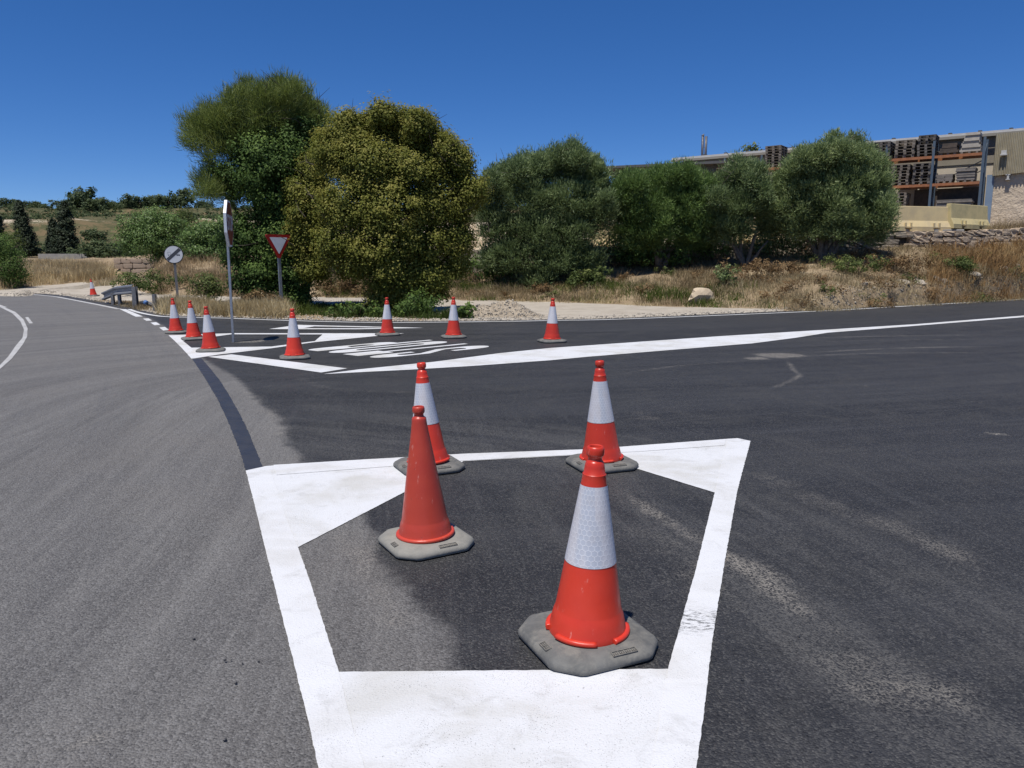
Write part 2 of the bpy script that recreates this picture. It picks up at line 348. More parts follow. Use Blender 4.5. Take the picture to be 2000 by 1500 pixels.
M['stone_warm'] = pmat('warm_sandstone_block', (0.49, 0.385, 0.275), (0.39, 0.30, 0.21), 2.5, 0.92, 0.7, 9, vary=0.25, bdist=0.04, dirt=(0.17, 0.13, 0.09), dirt_amt=0.5, dscale=1.4)
M['stone_block'] = pmat('pinkish_limestone', (0.40, 0.30, 0.215), (0.33, 0.245, 0.175), 2.5, 0.92, 0.4, 9, vary=0.2, bdist=0.03)
M['mortar'] = pmat('dark_earth_joint', (0.085, 0.07, 0.05), (0.05, 0.042, 0.032), 5, 1.0, 0.6)
M['concrete'] = pmat('grey_concrete', (0.33, 0.315, 0.285), (0.25, 0.24, 0.215), 3, 0.92, 0.3, 20)
M['boulder'] = pmat('pale_limestone', (0.54, 0.44, 0.31), (0.45, 0.36, 0.25), 2.4, 0.95, 0.6, 8, bdist=0.04, dirt=(0.36, 0.28, 0.19), dirt_amt=0.5)
M['rock'] = pmat('pale_roadside_rock', (0.40, 0.35, 0.28), (0.30, 0.26, 0.205), 4, 0.95, 0.6, 14, vary=0.15, bdist=0.03)
M['heap'] = pmat('sandy_gravel', (0.50, 0.42, 0.31), (0.36, 0.295, 0.215), 7, 0.97, 1.0, 26, bdist=0.06, dirt=(0.26, 0.215, 0.16), dirt_amt=0.5, dscale=9)
M['pebble'] = pmat('gravel_stones', (0.46, 0.41, 0.33), (0.27, 0.24, 0.20), 3.0, 0.95)
M['barrier'] = pmat('yellow_painted_concrete', (0.60, 0.475, 0.255), (0.53, 0.42, 0.23), 2.0, 0.88, 0.25, 16, dirt=(0.40, 0.335, 0.23), dirt_amt=0.55, dscale=2.2)
M['barrier2'] = pmat('olive_yellow_painted_concrete', (0.54, 0.445, 0.225), (0.45, 0.38, 0.20), 2.0, 0.88, 0.25, 16, dirt=(0.27, 0.25, 0.14), dirt_amt=0.55, dscale=2.6)
M['wall_cream'] = pmat('cream_render', (0.60, 0.53, 0.42), (0.53, 0.465, 0.365), 1.5, 0.9, 0.3, 12)
M['wall_rough'] = pmat('rough_cast_wall', (0.61, 0.50, 0.37), (0.52, 0.425, 0.315), 1.2, 0.95, 0.9, 3.2, bdist=0.12)
M['wall_grey'] = pmat('grey_beige_wall', (0.30, 0.27, 0.22), (0.26, 0.235, 0.19), 1.2, 0.9, 0.1)
M['corrugated'] = pmat('beige_corrugated_sheet', (0.36, 0.315, 0.215), (0.28, 0.245, 0.165), 1.1, 0.7, 0.1, dirt=(0.22, 0.18, 0.12), dirt_amt=0.5, dscale=1.5)
M['roof_sheet'] = pmat('pale_roof_sheet', (0.52, 0.51, 0.48), (0.45, 0.44, 0.415), 2, 0.55, 0.05)
M['roof_dark'] = pmat('dark_canopy_sheet', (0.10, 0.10, 0.10), (0.075, 0.075, 0.075), 2, 0.65)
M['blue_steel'] = pmat('blue_painted_steel', (0.065, 0.098, 0.135), (0.08, 0.11, 0.145), 5, 0.5, dirt=(0.12, 0.13, 0.14), dirt_amt=0.4)
M['blue_sheet'] = pmat('faded_blue_sheet', (0.20, 0.27, 0.36), (0.16, 0.22, 0.31), 2, 0.6)
M['orange_steel'] = pmat('orange_painted_steel', (0.37, 0.15, 0.06), (0.30, 0.115, 0.045), 6, 0.5, dirt=(0.16, 0.08, 0.045), dirt_amt=0.6, dscale=4)
M['pallet'] = pmat('weathered_pallet_wood', (0.27, 0.23, 0.185), (0.165, 0.14, 0.115), 8, 0.95, 0.3, vary=0.35)
M['pallet_dark'] = pmat('dark_pallet_wood', (0.175, 0.155, 0.135), (0.11, 0.098, 0.087), 8, 0.95, 0.3, vary=0.35)
M['slab'] = pmat('pale_stone_slab', (0.44, 0.40, 0.34), (0.34, 0.31, 0.265), 5, 0.9, 0.2, vary=0.3)
M['board'] = pmat('grey_boards', (0.23, 0.205, 0.18), (0.155, 0.14, 0.125), 5, 0.9, 0.2, vary=0.3)
M['timber'] = pmat('dark_timber', (0.10, 0.075, 0.058), (0.06, 0.048, 0.04), 6, 0.95)
M['pipe'] = pmat('black_pipe', (0.025, 0.026, 0.03), (0.04, 0.04, 0.045), 6, 0.5)
M['blue_clamp'] = pmat('blue_plastic', (0.06, 0.14, 0.33), (0.08, 0.17, 0.36), 6, 0.5)

# ------------------------------------------------------------------ mesh helpers
def tag(o, label=None, cat=None, group=None, kind=None):
    if label: o['label'] = label
    if cat: o['category'] = cat
    if group: o['group'] = group
    if kind: o['kind'] = kind
    return o
def empty(name, loc, rz=0.0):
    o = bpy.data.objects.new(name, None); o.location = loc; o.rotation_euler = (0, 0, rz); o.empty_display_size = 0.2
    COL.objects.link(o); return o
def link(name, me, mat, parent=None):
    o = bpy.data.objects.new(name, me)
    if mat is not None and not me.materials: me.materials.append(mat)
    COL.objects.link(o)
    if parent is not None: o.parent = parent
    return o
def copy_tree(o, parent=None):
    c = o.copy(); COL.objects.link(c); c.parent = parent
    for ch in o.children: copy_tree(ch, c)
    return c
def big_mesh(name, V, Fq, attrs=None, smooth=False, fattrs=None):
    """fast mesh from numpy: V (n,3), Fq (m,k) with k = 3 or 4"""
    me = bpy.data.meshes.new(name); k = Fq.shape[1]
    me.vertices.add(len(V)); me.vertices.foreach_set('co', np.ascontiguousarray(V, np.float32).ravel())
    me.loops.add(Fq.size); me.loops.foreach_set('vertex_index', np.ascontiguousarray(Fq, np.int32).ravel())
    me.polygons.add(len(Fq)); me.polygons.foreach_set('loop_start', np.arange(0, Fq.size, k, dtype=np.int32))
    me.polygons.foreach_set('loop_total', np.full(len(Fq), k, np.int32))
    if smooth: me.polygons.foreach_set('use_smooth', np.ones(len(Fq), bool))
    for d, dom in ((attrs, 'POINT'), (fattrs, 'FACE')):
        for kk, v in (d or {}).items():
            v = np.asarray(v, np.float32)
            if v.ndim == 1:
                a = me.attributes.new(kk, 'FLOAT', dom); a.data.foreach_set('value', v)
            else:
                a = me.attributes.new(kk, 'FLOAT_VECTOR', dom); a.data.foreach_set('vector', np.ascontiguousarray(v).ravel())
    me.update(calc_edges=True); me.validate(); return me

class MB:
    def __init__(s): s.v = []; s.f = []; s.sm = []
    def add(s, V, Fs, smooth=False):
        o = len(s.v); s.v += [tuple(p) for p in V]
        for f in Fs: s.f.append([i + o for i in f]); s.sm.append(smooth)
        return s
    def box(s, c, d, mat=None, bev=0.0):
        x, y, z = d[0] / 2, d[1] / 2, d[2] / 2
        V = [(-x, -y, -z), (x, -y, -z), (x, y, -z), (-x, y, -z), (-x, -y, z), (x, -y, z), (x, y, z), (-x, y, z)]
        V = [Vector(p) for p in V]
        if mat is not None: V = [mat @ p for p in V]
        V = [p + Vector(c) for p in V]
        return s.add(V, [(0, 3, 2, 1), (4, 5, 6, 7), (0, 1, 5, 4), (1, 2, 6, 5), (2, 3, 7, 6), (3, 0, 4, 7)])
    def tube(s, pts, rad, n=8, cap=True):
        pts = [Vector(p) for p in pts]; rad = rad if isinstance(rad, (list, tuple)) else [rad] * len(pts); V = []; Fs = []
        for i, p in enumerate(pts):
            d = (pts[min(i + 1, len(pts) - 1)] - pts[max(i - 1, 0)]).normalized()
            a = d.cross(Vector((0.31, 0.17, 0.93)));
            if a.length < 1e-3: a = d.cross(Vector((1, 0, 0)))
            a.normalize(); b = d.cross(a)
            for k in range(n):
                t = 2 * math.pi * k / n; V.append(p + (a * math.cos(t) + b * math.sin(t)) * rad[i])
        for i in range(len(pts) - 1):
            for k in range(n):
                k2 = (k + 1) % n; Fs.append((i * n + k, i * n + k2, (i + 1) * n + k2, (i + 1) * n + k))
        if cap: Fs += [tuple(range(n))[::-1], tuple((len(pts) - 1) * n + k for k in range(n))]
        return s.add(V, Fs, True)
    def lathe(s, prof, n=40, capb=False, capt=False, a0=0.0, a1=2 * math.pi, fn=None):
        full = abs(a1 - a0 - 2 * math.pi) < 1e-6; m = n if full else n + 1; V = []; Fs = []
        for (r, z) in prof:
            for k in range(m):
                t = a0 + (a1 - a0) * k / n; p = (r * math.cos(t), r * math.sin(t), z)
                V.append(fn(p, t) if fn else p)
        for i in range(len(prof) - 1):
            for k in range(n):
                k2 = (k + 1) % m; Fs.append((i * m + k, i * m + k2, (i + 1) * m + k2, (i + 1) * m + k))
        if capb: Fs.append(tuple(range(m))[::-1])
        if capt: Fs.append(tuple((len(prof) - 1) * m + k for k in range(m)))
        return s.add(V, Fs, True)
    def prism(s, poly, z0, z1, M4=None, smooth=False):
        n = len(poly); V = [Vector((x, y, z0)) for x, y in poly] + [Vector((x, y, z1)) for x, y in poly]
        if M4 is not None: V = [M4 @ p for p in V]
        Fs = [tuple(range(n))[::-1], tuple(range(n, 2 * n))] + [(i, (i + 1) % n, n + (i + 1) % n, n + i) for i in range(n)]
        return s.add(V, Fs, smooth)
    def mesh(s, name):
        me = bpy.data.meshes.new(name); me.from_pydata(s.v, [], s.f)
        me.polygons.foreach_set('use_smooth', s.sm); me.update(); return me
    def build(s, name, mat, parent=None): return link(name, s.mesh(name), mat, parent)

def sharpen(o, ang=35):
    me = o.data
    try: me.set_sharp_from_angle(angle=R(ang))
    except Exception: pass
    return o
def bevel(o, w, seg=2):
    b = o.modifiers.new('bevel', 'BEVEL'); b.width = w; b.segments = seg; b.limit_method = 'ANGLE'; b.angle_limit = R(40); return o

# ------------------------------------------------------------------ road layout (from measured points)
EDGE_PX = [(20, 571.5), (50, 574), (104, 579), (128, 583), (180, 593), (210, 599), (233, 604), (272, 614.5), (300, 621), (330, 626)]
FAR_PX = [(248, 602.5), (268, 609.5), (300, 616), (330, 618.8), (400, 620.6), (455, 622), (530, 625), (640, 628.3), (742, 630), (875, 629.3), (1000, 627.7),
          (1075, 626.2), (1200, 623.8), (1405, 616), (1617, 606.8), (1787, 597), (2000, 584.6)]
far_pts = GP(FAR_PX)
dx, dy = np.array(far_pts[-1]) - np.array(far_pts[-2]); L = math.hypot(dx, dy)
for k in (12, 35, 80): far_pts.append((GP([FAR_PX[-1]])[0][0] + dx / L * k, GP([FAR_PX[-1]])[0][1] + dy / L * k))
FAR = catmull(far_pts, 8)
old_left = GP([(20, 571.5), (50, 574), (104, 579), (128, 583), (180, 593), (210, 599), (233, 602.5)])
left_ext = [(-90, 44), (-60, 43.5), (-40, 40.5), (-29, 37.2)]
# outer asphalt edge, walked from far left to far right (camera side lies on its right)
bnd = left_ext + [(-21.8, 34.2)] + [(p[0] + 0.25, p[1] + 0.45) for p in old_left[1:-1]]
bnd += [(p[0] + 0.06, p[1] + 0.34) for p in GP([(268, 609.5), (300, 616), (330, 618.8), (400, 620.6), (530, 625), (640, 628.3), (742, 630), (875, 629.3), (1000, 627.7), (1200, 623.8)])]
bnd += [(p[0] - 0.1, p[1] + 0.42) for p in far_pts[13:]]
BND = catmull(bnd, 8)
# right edge of the old carriageway
OLD_PX = [(233, 604), (266, 613.5), (296, 626), (313, 635), (329, 655), (355, 680), (374, 701), (425, 780), (460, 860), (480, 920), (515, 1060), (560, 1240), (600, 1400), (622, 1500)]
old_edge = GP(OLD_PX); old_edge += [(old_edge[-1][0] + 0.25 * k, old_edge[-1][1] - 1.2 * k) for k in (1, 3, 8, 20)]
OLD = catmull([(-60, 43), (-40, 40), (-29, 36.7)] + old_left[:-1] + old_edge, 6)
# where the worn surface fades into the fresh mat
WORN_PX = [(268, 612), (300, 626), (332, 646), (352, 668), (392, 698), (455, 735), (520, 800), (590, 890), (640, 950), (690, 1050), (760, 1170), (835, 1300), (900, 1500)]
WORN = catmull([(-60, 43.2), (-40, 40.2), (-29, 36.9)] + [(x + .05, y + .1) for x, y in old_left[:-1]] + GP(WORN_PX) + [(0.2, 0.2), (1.5, -6), (4, -20)], 6)

def axis(segs):
    out = [segs[0][0]]
    for a, b, st in segs:
        n = max(1, int(round((b - a) / st))); out += list(np.linspace(a, b, n + 1)[1:])
    return np.array(out)
def grid(xs, ys):
    X, Y = np.meshgrid(xs, ys); nx, ny = len(xs), len(ys)
    i = np.arange(nx * ny).reshape(ny, nx)
    Q = np.stack([i[:-1, :-1], i[:-1, 1:], i[1:, 1:], i[1:, :-1]], -1).reshape(-1, 4)
    return X.ravel(), Y.ravel(), Q

# --- asphalt sheet
xs = axis([(-75, -26, 1.0), (-26, -7, 0.18), (-7, 6, 0.055), (6, 26, 0.2), (26, 75, 1.5)])
ys = axis([(-25, 0.5, 1.2), (0.5, 9, 0.055), (9, 20, 0.11), (20, 36, 0.3), (36, 60, 1.2)])
X, Y, Q = grid(xs, ys); P2 = np.stack([X, Y], 1)
wd, ws, wa = polydist(P2, WORN); od, os_, oa = polydist(P2, OLD); bd, bs, ba = polydist(P2, BND)
wd = wd * ws; od = od * os_; bdist = bd * bs            # + = left / beyond the asphalt
wob = (fbm(X * 0.9, Y * 0.9, 3) - 0.47) * 0.7 + (fbm(X * 4, Y * 4, 9) - 0.47) * 0.25
# the worn (camera-left) side is on the right of the walk direction
width = np.where(wa > 70, 0.30, 0.12)
oldf = 1 - sstep(-0.15, 0.15, wd + (wob + (fbm(X * 2.2, Y * 2.2, 23) - .47) * .5) * np.clip(sstep(6, 9, 15 - Y) , 0.12, 1) * 0.6)
# islands painted over crisp: under the black strip the old edge is sharp
dust = np.zeros(len(X))
swl = catmull([(-2.2, -8), (-2.7, -2)] + GP([(-260, 1150), (200, 850), (420, 748), (760, 716), (1300, 690), (2000, 668)]) + [(40, 21)], 8)
swd, sws, swa = polydist(P2, swl)
fnl = catmull([(-6, 9.5), (-3, 7.6)] + GP([(1130, 895), (1300, 985), (1480, 1090), (1700, 1230), (1990, 1420)]) + [(2.6, .5), (3.5, -3)], 8)
fnd, fns, fna = polydist(P2, fnl)
def streak(px, w, amp, fade=None, w2=None):
    global dust
    ln = catmull(GP(px), 6); d, s, a = polydist(P2, ln); tot = a.max() if a.max() > 0 else 1
    ww = w if w2 is None else w + (w2 - w) * a / tot
    g = np.exp(-(d / ww) ** 2)
    e = np.minimum(a, tot - a) / tot; g = g * (0.25 + 0.75 * sstep(0, 0.25, e))
    dust = np.maximum(dust, amp * g * (0.45 + 0.9 * fbm(X * 3, Y * 3, 5)))
streak([(1195, 945), (1290, 1010), (1440, 1100), (1600, 1215), (1700, 1270)], 0.05, 0.50, w2=0.10)
streak([(1420, 900), (1620, 985), (1800, 1050), (1990, 1170)], 0.16, 0.30)
streak([(1430, 1090), (1500, 1120), (1560, 1150)], 0.07, 0.45)
streak([(1560, 1260), (1750, 1330), (1990, 1400)], 0.22, 0.30)
streak([(1600, 1330), (1730, 1372)], 0.05, 0.32)
streak([(1220, 1000), (1340, 1100), (1420, 1230)], 0.22, 0.25)
streak([(1490, 697), (1530, 694), (1570, 697)], 0.30, 1.05)
streak([(1455, 701), (1500, 699)], 0.16, 0.8)
streak([(1535, 700), (1550, 722), (1560, 735), (1510, 757), (1480, 765)], 0.05, 0.50)
streak([(1560, 690), (1750, 680), (2000, 676)], 0.09, 0.45)
streak([(1500, 700), (1700, 690), (2000, 689)], 0.08, 0.40)
streak([(1500, 663), (1700, 657), (2000, 653)], 0.10, 0.40)
streak([(1550, 668), (1750, 664), (2000, 662)], 0.07, 0.36)
streak([(1180, 735), (1320, 715), (1470, 703)], 0.07, 0.34)
streak([(1655, 748), (1710, 757)], 0.02, 0.55)
streak([(1870, 781), (1930, 788)], 0.02, 0.5)
streak([(1915, 845), (1975, 850)], 0.04, 0.6)
streak([(1240, 800), (1280, 825)], 0.22, 0.28)
streak([(640, 712), (700, 722)], 0.05, 0.35)
streak([(640, 655), (690, 700)], 0.06, 0.2)
streak([(440, 668), (500, 667), (540, 660)], 0.16, 0.75)
streak([(560, 730), (660, 760), (900, 768)], 0.10, 0.24)
streak([(455, 740), (520, 800), (575, 885)], 0.16, 0.30)
streak([(640, 1000), (720, 1120), (800, 1290)], 0.12, 0.34)
streak([(90, 1465), (200, 1440), (340, 1390)], 0.035, 0.40)
streak([(150, 1260), (320, 1220)], 0.05, 0.2)
streak([(350, 790), (520, 755), (700, 745)], 0.06, 0.2)
streak([(150, 712), (300, 708), (420, 716)], 0.05, 0.22)
streak([(1100, 870), (1150, 850)], 0.1, 0.18)
dust = np.maximum(dust, 0.40 * np.exp(-((bdist + 0.12) / 0.16) ** 2) * (0.3 + fbm(X * 2, Y * 2, 4)))
me = big_mesh('road', np.stack([X, Y, np.zeros_like(X)], 1), Q, dict(old=oldf, dust=dust, tarmark=np.zeros(len(X)),
     olduv=np.stack([oa, od, 0 * oa], 1), newuv=np.stack([ba, bdist, 0 * ba], 1), swuv=np.stack([swa, swd * sws, 0 * swa], 1), fanuv=np.stack([fna, fnd * fns, 0 * fna], 1)))
road = tag(link('road', me, M['asphalt']), 'grey worn road meeting fresh black asphalt at the junction', 'road', kind='structure')

# --- terrain sheet
TAB = {  # column (photo x, i.e. bearing): list of (distance forward, height)
 -2500: [(44, .03), (46, .5), (60, 1.2), (100, 2.2)],
 -500: [(42, .06), (44, .45), (60, 1.2), (100, 2.2)],
 0: [(37, .12), (39, .42), (60, 1.3), (100, 2.2)],
 170: [(45, .33), (47, .62), (65, 1.25), (100, 2.2)],
 230: [(42, .25), (44, .6), (48.0, .75), (50.0, 1.7)],
 300: [(34, .15), (37, .7), (46, 1.1), (52, 1.9)],
 350: [(32, .13), (34.5, .85), (40, 1.6), (60, 2.6)],
 500: [(31, .11), (34, .8), (38, 1.4), (60, 2.6)],
 660: [(31, .11), (33.4, .75), (35.2, .85), (35.9, 1.85)],
 900: [(29.5, .06), (31.6, .45), (34, .93), (34.7, 1.9)],
 1150: [(27.8, .05), (29.6, .55), (33, 1.40), (33.7, 2.05)],
 1300: [(25.6, .05), (28.4, .62), (33.2, 1.52), (33.9, 2.1)],
 1450: [(24.7, .04), (28.0, .75), (33.5, 1.66), (34.2, 2.17)],
 1600: [(23.4, .04), (27.0, .85), (33.5, 1.92), (34.2, 2.45)],
 1750: [(25.9, .04), (28.3, .80), (33.5, 2.17), (34.2, 2.72)],
 1870: [(28.3, .04), (30.0, .75), (34.2, 2.2), (34.9, 2.8)],
 2000: [(31.2, .04), (32.2, .70), (35.0, 2.25), (35.7, 2.9)],
 2600: [(44, .04), (46, .9), (52, 2.2), (53, 2.9)],
}
tc = np.array(sorted(TAB)); TD = np.array([[p[0] for p in TAB[c]] for c in tc], float); TZ = np.array([[p[1] for p in TAB[c]] for c in tc], float)
HR = np.array([0, 100, 125, 146, 152, 158, 178, 205, 232, 300, 600, 5000]); HZ = np.array([0, 0, 1.4, 3.2, 4.2, 6.6, 8.2, 11.0, 13.6, 14.5, 15, 15.0])
def terrain(x, y, bdv=None):
    x = np.asarray(x, float); y = np.asarray(y, float)
    if bdv is None:
        d, s, _ = polydist(np.stack([x.ravel(), y.ravel()], 1), BND); bdv = (d * s).reshape(x.shape)
    c = np.clip(1000 + F * x / np.maximum(y, 3.0) / 1.01, -2500, 2600)
    D = [np.interp(c, tc, TD[:, k]) for k in range(4)]; Z = [np.interp(c, tc, TZ[:, k]) for k in range(4)]
    z = np.full(x.shape, 0.035)
    d0 = np.minimum(D[0], 999)
    for k in range(3):
        t = sstep(D[k], D[k + 1], y) if k < 1 else np.clip((y - D[k]) / (D[k + 1] - D[k]), 0, 1)
        z = z + t * (Z[k + 1] - Z[k])
    z = z + (Z[0] - 0.035) * sstep(d0 - 9, d0, y)
    bank = sstep(0, 1.5, y - d0)
    z = z + bank * ((fbm(x * 0.8, y * 0.8, 21) - 0.47) * 0.34 + (fbm(x * 3, y * 3, 31) - 0.47) * 0.12)
    rr = y + (fbm(x * 0.02, y * 0.02, 41) - 0.47) * 60 + 0.10 * np.abs(x + 40)
    hl = np.interp(rr, HR, HZ) * (0.85 + 0.45 * (fbm(x * 0.013, y * 0.013 + 5, 51)))
    z = z + hl + sstep(100, 140, rr) * (fbm(x * .12, y * .12, 61) - .47) * 2.0
    z = z + (fbm(x * 2.2, y * 2.2, 71) - 0.47) * 0.045
    edge = sstep(-0.06, 0.30, bdv)
    return np.where(bdv < -0.06, -0.10, -0.10 + (z + 0.10) * edge + 0.0)
def tz(x, y): return float(terrain(np.array([x]), np.array([y]))[0])
def geo(a, b, st, k):
    out = [a]; s = st; sg = 1 if b > a else -1
    while (out[-1] - b) * sg < 0: out.append(out[-1] + sg * s); s *= k
    return out[1:]
xs = np.array(geo(-26, -1500, 0.3, 1.16)[::-1] + list(np.arange(-26, 32.01, 0.15)) + geo(32, 1500, 0.3, 1.16))
ys = np.array(geo(15, -900, 0.6, 1.35)[::-1] + list(np.arange(15, 37.01, 0.14)) + geo(37, 130, 0.22, 1.035) + geo(132, 240, 1.5, 1.0) + geo(241, 3000, 3, 1.25))
X, Y, Q = grid(xs, ys); P2 = np.stack([X, Y], 1)
bd, bs, _ = polydist(P2, BND); bdv = bd * bs
Z = terrain(X, Y, bdv)
cc = 1000 + F * X / np.maximum(Y, 3.0) / 1.01
foot = np.interp(cc, tc, TD[:, 0])
path = (1 - sstep(-0.6, 0.7, Y - foot + (fbm(X * .7, Y * .7, 8) - .47) * 1.6))
strip_far = np.interp(cc, [150, 180, 240, 330, 560, 700, 800, 860, 900], [31, 31.5, 30, 27.3, 26.2, 26.2, 25.0, 22.0, 18.0])   # grassy tree strip between road and track, widened to paint in tree shade
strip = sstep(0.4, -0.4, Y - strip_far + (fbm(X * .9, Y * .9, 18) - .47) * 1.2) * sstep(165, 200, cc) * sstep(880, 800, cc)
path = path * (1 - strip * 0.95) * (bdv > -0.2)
path = np.where(cc < -100, path * 0.6, path)
rr = Y + (fbm(X * 0.02, Y * 0.02, 41) - 0.47) * 60 + 0.10 * np.abs(X + 40)
cut = sstep(142, 147, rr) * sstep(176, 164, rr) * sstep(.30, .42, fbm(X * .05, Y * .05, 77))
hillm = sstep(80, 115, Y)
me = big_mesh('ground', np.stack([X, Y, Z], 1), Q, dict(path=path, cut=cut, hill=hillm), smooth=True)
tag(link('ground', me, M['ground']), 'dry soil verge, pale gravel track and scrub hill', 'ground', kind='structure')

# ------------------------------------------------------------------ painted markings
def jitter_ring(px, step=0.05, amp=0.001, ground=False):
    pts = px if ground else GP(px); out = []
    for i in range(len(pts)):
        a, b = np.array(pts[i]), np.array(pts[(i + 1) % len(pts)]); L = math.hypot(*(b - a)); n = max(1, int(L / step))
        n = min(n, 160)
        for k in range(n):
            p = a + (b - a) * k / n
            if k: p = p + RNG.normal(0, amp, 2)
            out.append((p[0], p[1]))
    return out
def marking(name, rings, mat, label, z=0.004, ground=False, step=0.05, amp=0.001, parent=None, kind='structure'):
    rs = [jitter_ring(r, step, amp, ground) for r in rings]
    tri = tessellate_polygon([[Vector((x, y, 0)) for x, y in r] for r in rs])
    V = [(x, y, z) for r in rs for x, y in r]
    mb = MB()
    Fs = []
    for t in tri:
        a, b, c = (V[i] for i in t)
        cr = (b[0] - a[0]) * (c[1] - a[1]) - (b[1] - a[1]) * (c[0] - a[0])
        Fs.append(t if cr > 0 else t[::-1])
    mb.add(V, Fs); o = mb.build(name, mat, parent)
    if label: tag(o, label, 'road marking', kind=kind)
    return o
below = [(1352, 1560), (1340, 1640), (650, 1640), (637, 1560)]
marking('island_marking', [[(480, 920), (520, 911), (700, 899), (905, 887), (1150, 878), (1440, 856.5), (1466, 862), (1440, 960), (1415, 1100), (1390, 1260), (1374, 1400), (1360, 1500)] + below + [(622, 1500), (600, 1400), (560, 1240), (535, 1140), (515, 1060), (497, 985)],
        [(582, 1070), (800, 957), (905, 901.5), (1150, 888.5), (1250, 918), (1396, 963), (1360, 1110), (1332, 1210), (1305, 1308), (980, 1311), (662, 1314), (635, 1230), (610, 1150)]],
        M['paint'], 'white painted triangular traffic island on the near asphalt', step=0.022, amp=0.0009)
isl = bpy.data.objects['island_marking']
for q in ([(480.5, 920.5), (497, 985), (515, 1060), (535, 1140), (560, 1240), (600, 1400), (622, 1500), (637, 1560), (728, 1560), (706, 1480), (690, 1428), (662, 1316), (635, 1231), (610, 1151), (581, 1069), (556, 1005), (528, 917)],
          [(1465, 863), (1440, 960), (1415, 1100), (1390, 1260), (1374, 1400), (1360, 1500), (1352, 1560), (1262, 1560), (1275, 1490), (1290, 1400), (1305, 1309), (1332, 1211), (1360, 1111), (1396, 964), (1408, 910), (1421, 862)],
          [(534, 909.5), (700, 899.5), (905, 887.6), (1150, 878.6), (1418, 858.6), (1415, 871), (1250, 883), (1150, 888), (905, 901), (700, 917), (540, 929)]):
    marking('border_line', [q], M['paint_fresh'], None, z=0.0064, step=0.022, amp=0.0009, parent=isl)
marking('island_marking', [[(329, 655), (342, 667), (355, 680), (365, 691), (374, 701), (430, 692.5), (530, 680.5), (615, 668.5), (735, 656.5), (790, 651.3), (630, 651.2), (455, 651)],
        [(357, 666), (452, 653.2), (630, 653.4), (615, 666.5), (530, 677.2), (374, 679.5)]], M['paint'], 'white painted island outline around the octagonal sign post')
marking('island_marking', [[(526, 642.8), (582, 634.6), (615, 635.6), (700, 637.4), (828, 640.6), (700, 643.2), (582, 643.2)],
        [(592, 641.2), (614, 637.6), (700, 639.2), (772, 640.5), (700, 641.6)]], M['paint'], 'slim white painted island on the far lane beside the edge line')
marking('stop_line_marking', [[(406, 697.3), (452, 692.5), (560, 705.5), (678, 720), (627, 728), (510, 711.5)]], M['paint'], 'thick white stop line across the side lane')
marking('taper_marking', [[(632, 731), (700, 722), (850, 706.8), (975, 690.3), (1075, 680), (1150, 674.8), (1405, 657), (1617, 644), (1787, 633.5), (2000, 616.5), (2300, 594), (2300, 596), (2000, 619.5), (1745, 640), (1617, 650),
        (1554, 660), (1469, 671), (1320, 683), (1150, 697), (1075, 704), (925, 715), (812, 721.8), (700, 727.5)]], M['paint'], 'long tapering white stripe dividing the side lane from the junction')
for q, lb in (([(233, 603.6), (246, 604.2), (279, 618.3), (265, 618.8)], 'longest white dash at the lane mouth beside the guardrail'),
              ([(279, 622.6), (290, 621.9), (297, 626.2), (286, 626.9)], 'small white dash next after the long dash'),
              ([(294, 630.5), (305, 629.4), (313.5, 634.5), (302, 635.6)], 'middle white dash at the lane mouth'),
              ([(311, 640), (322, 638.7), (330, 644.5), (319, 646)], 'last white dash before the painted island')):
    marking('lane_dash_marking', [q], M['paint'], lb)
def ribbon(line, w):
    line = np.asarray(line); t = np.gradient(line, axis=0); t /= np.hypot(t[:, 0], t[:, 1])[:, None]; nn = np.stack([-t[:, 1], t[:, 0]], 1)
    return [tuple(p) for p in line + nn * w / 2] + [tuple(p) for p in (line - nn * w / 2)[::-1]]
marking('edge_line_marking', [ribbon(FAR[2:], 0.13)], M['paint'], 'thin white edge line along the far side of the fresh asphalt', ground=True, step=0.3)
marking('edge_line_marking', [ribbon(catmull([(-40, 39.8), (-29, 36.5)] + old_left[:-1] + [G(233, 603.8)], 8), 0.16)], M['paint_old'], 'faded white edge line beside the guardrail and gravel track', ground=True, step=0.3)
marking('center_line_marking', [GP([(-60, 566), (-30, 585), (0, 596.5), (30, 609.5), (46, 624), (54, 642), (53, 658), (44, 674), (23, 701), (0, 721), (-60, 766), (-180, 850)]) +
        GP([(-200, 850), (-72, 762), (0, 713.5), (16, 697), (32, 674), (44, 660), (47, 644), (40, 628), (24, 612), (0, 600), (-30, 588), (-60, 569)])], M['paint_old'], 'worn white curved centre line at the left of the old road', ground=True, step=0.3)
marking('lane_dash_marking', [[(49, 620), (55, 619.4), (64.5, 631.6), (57.5, 632)]], M['paint_old'], 'short worn dash right of the curved centre line')
marking('lane_dash_marking', [[(-30, 589), (-22, 588), (15, 600.5), (6, 600.8)]], M['paint_old'], 'worn dash at the left picture edge beside the centre line', z=0.006)
o = marking('tar_strip', [[(376, 702), (400, 738), (425, 780), (444, 820), (460, 860), (472, 892), (479, 918), (490, 919), (513, 912), (500, 880), (486, 845), (470, 812), (450, 776), (430, 744), (410, 719), (393, 699.5)]], M['tar'], 'blue-black tar strip covering the old line between two islands', step=0.04, amp=0.002, z=0.003)

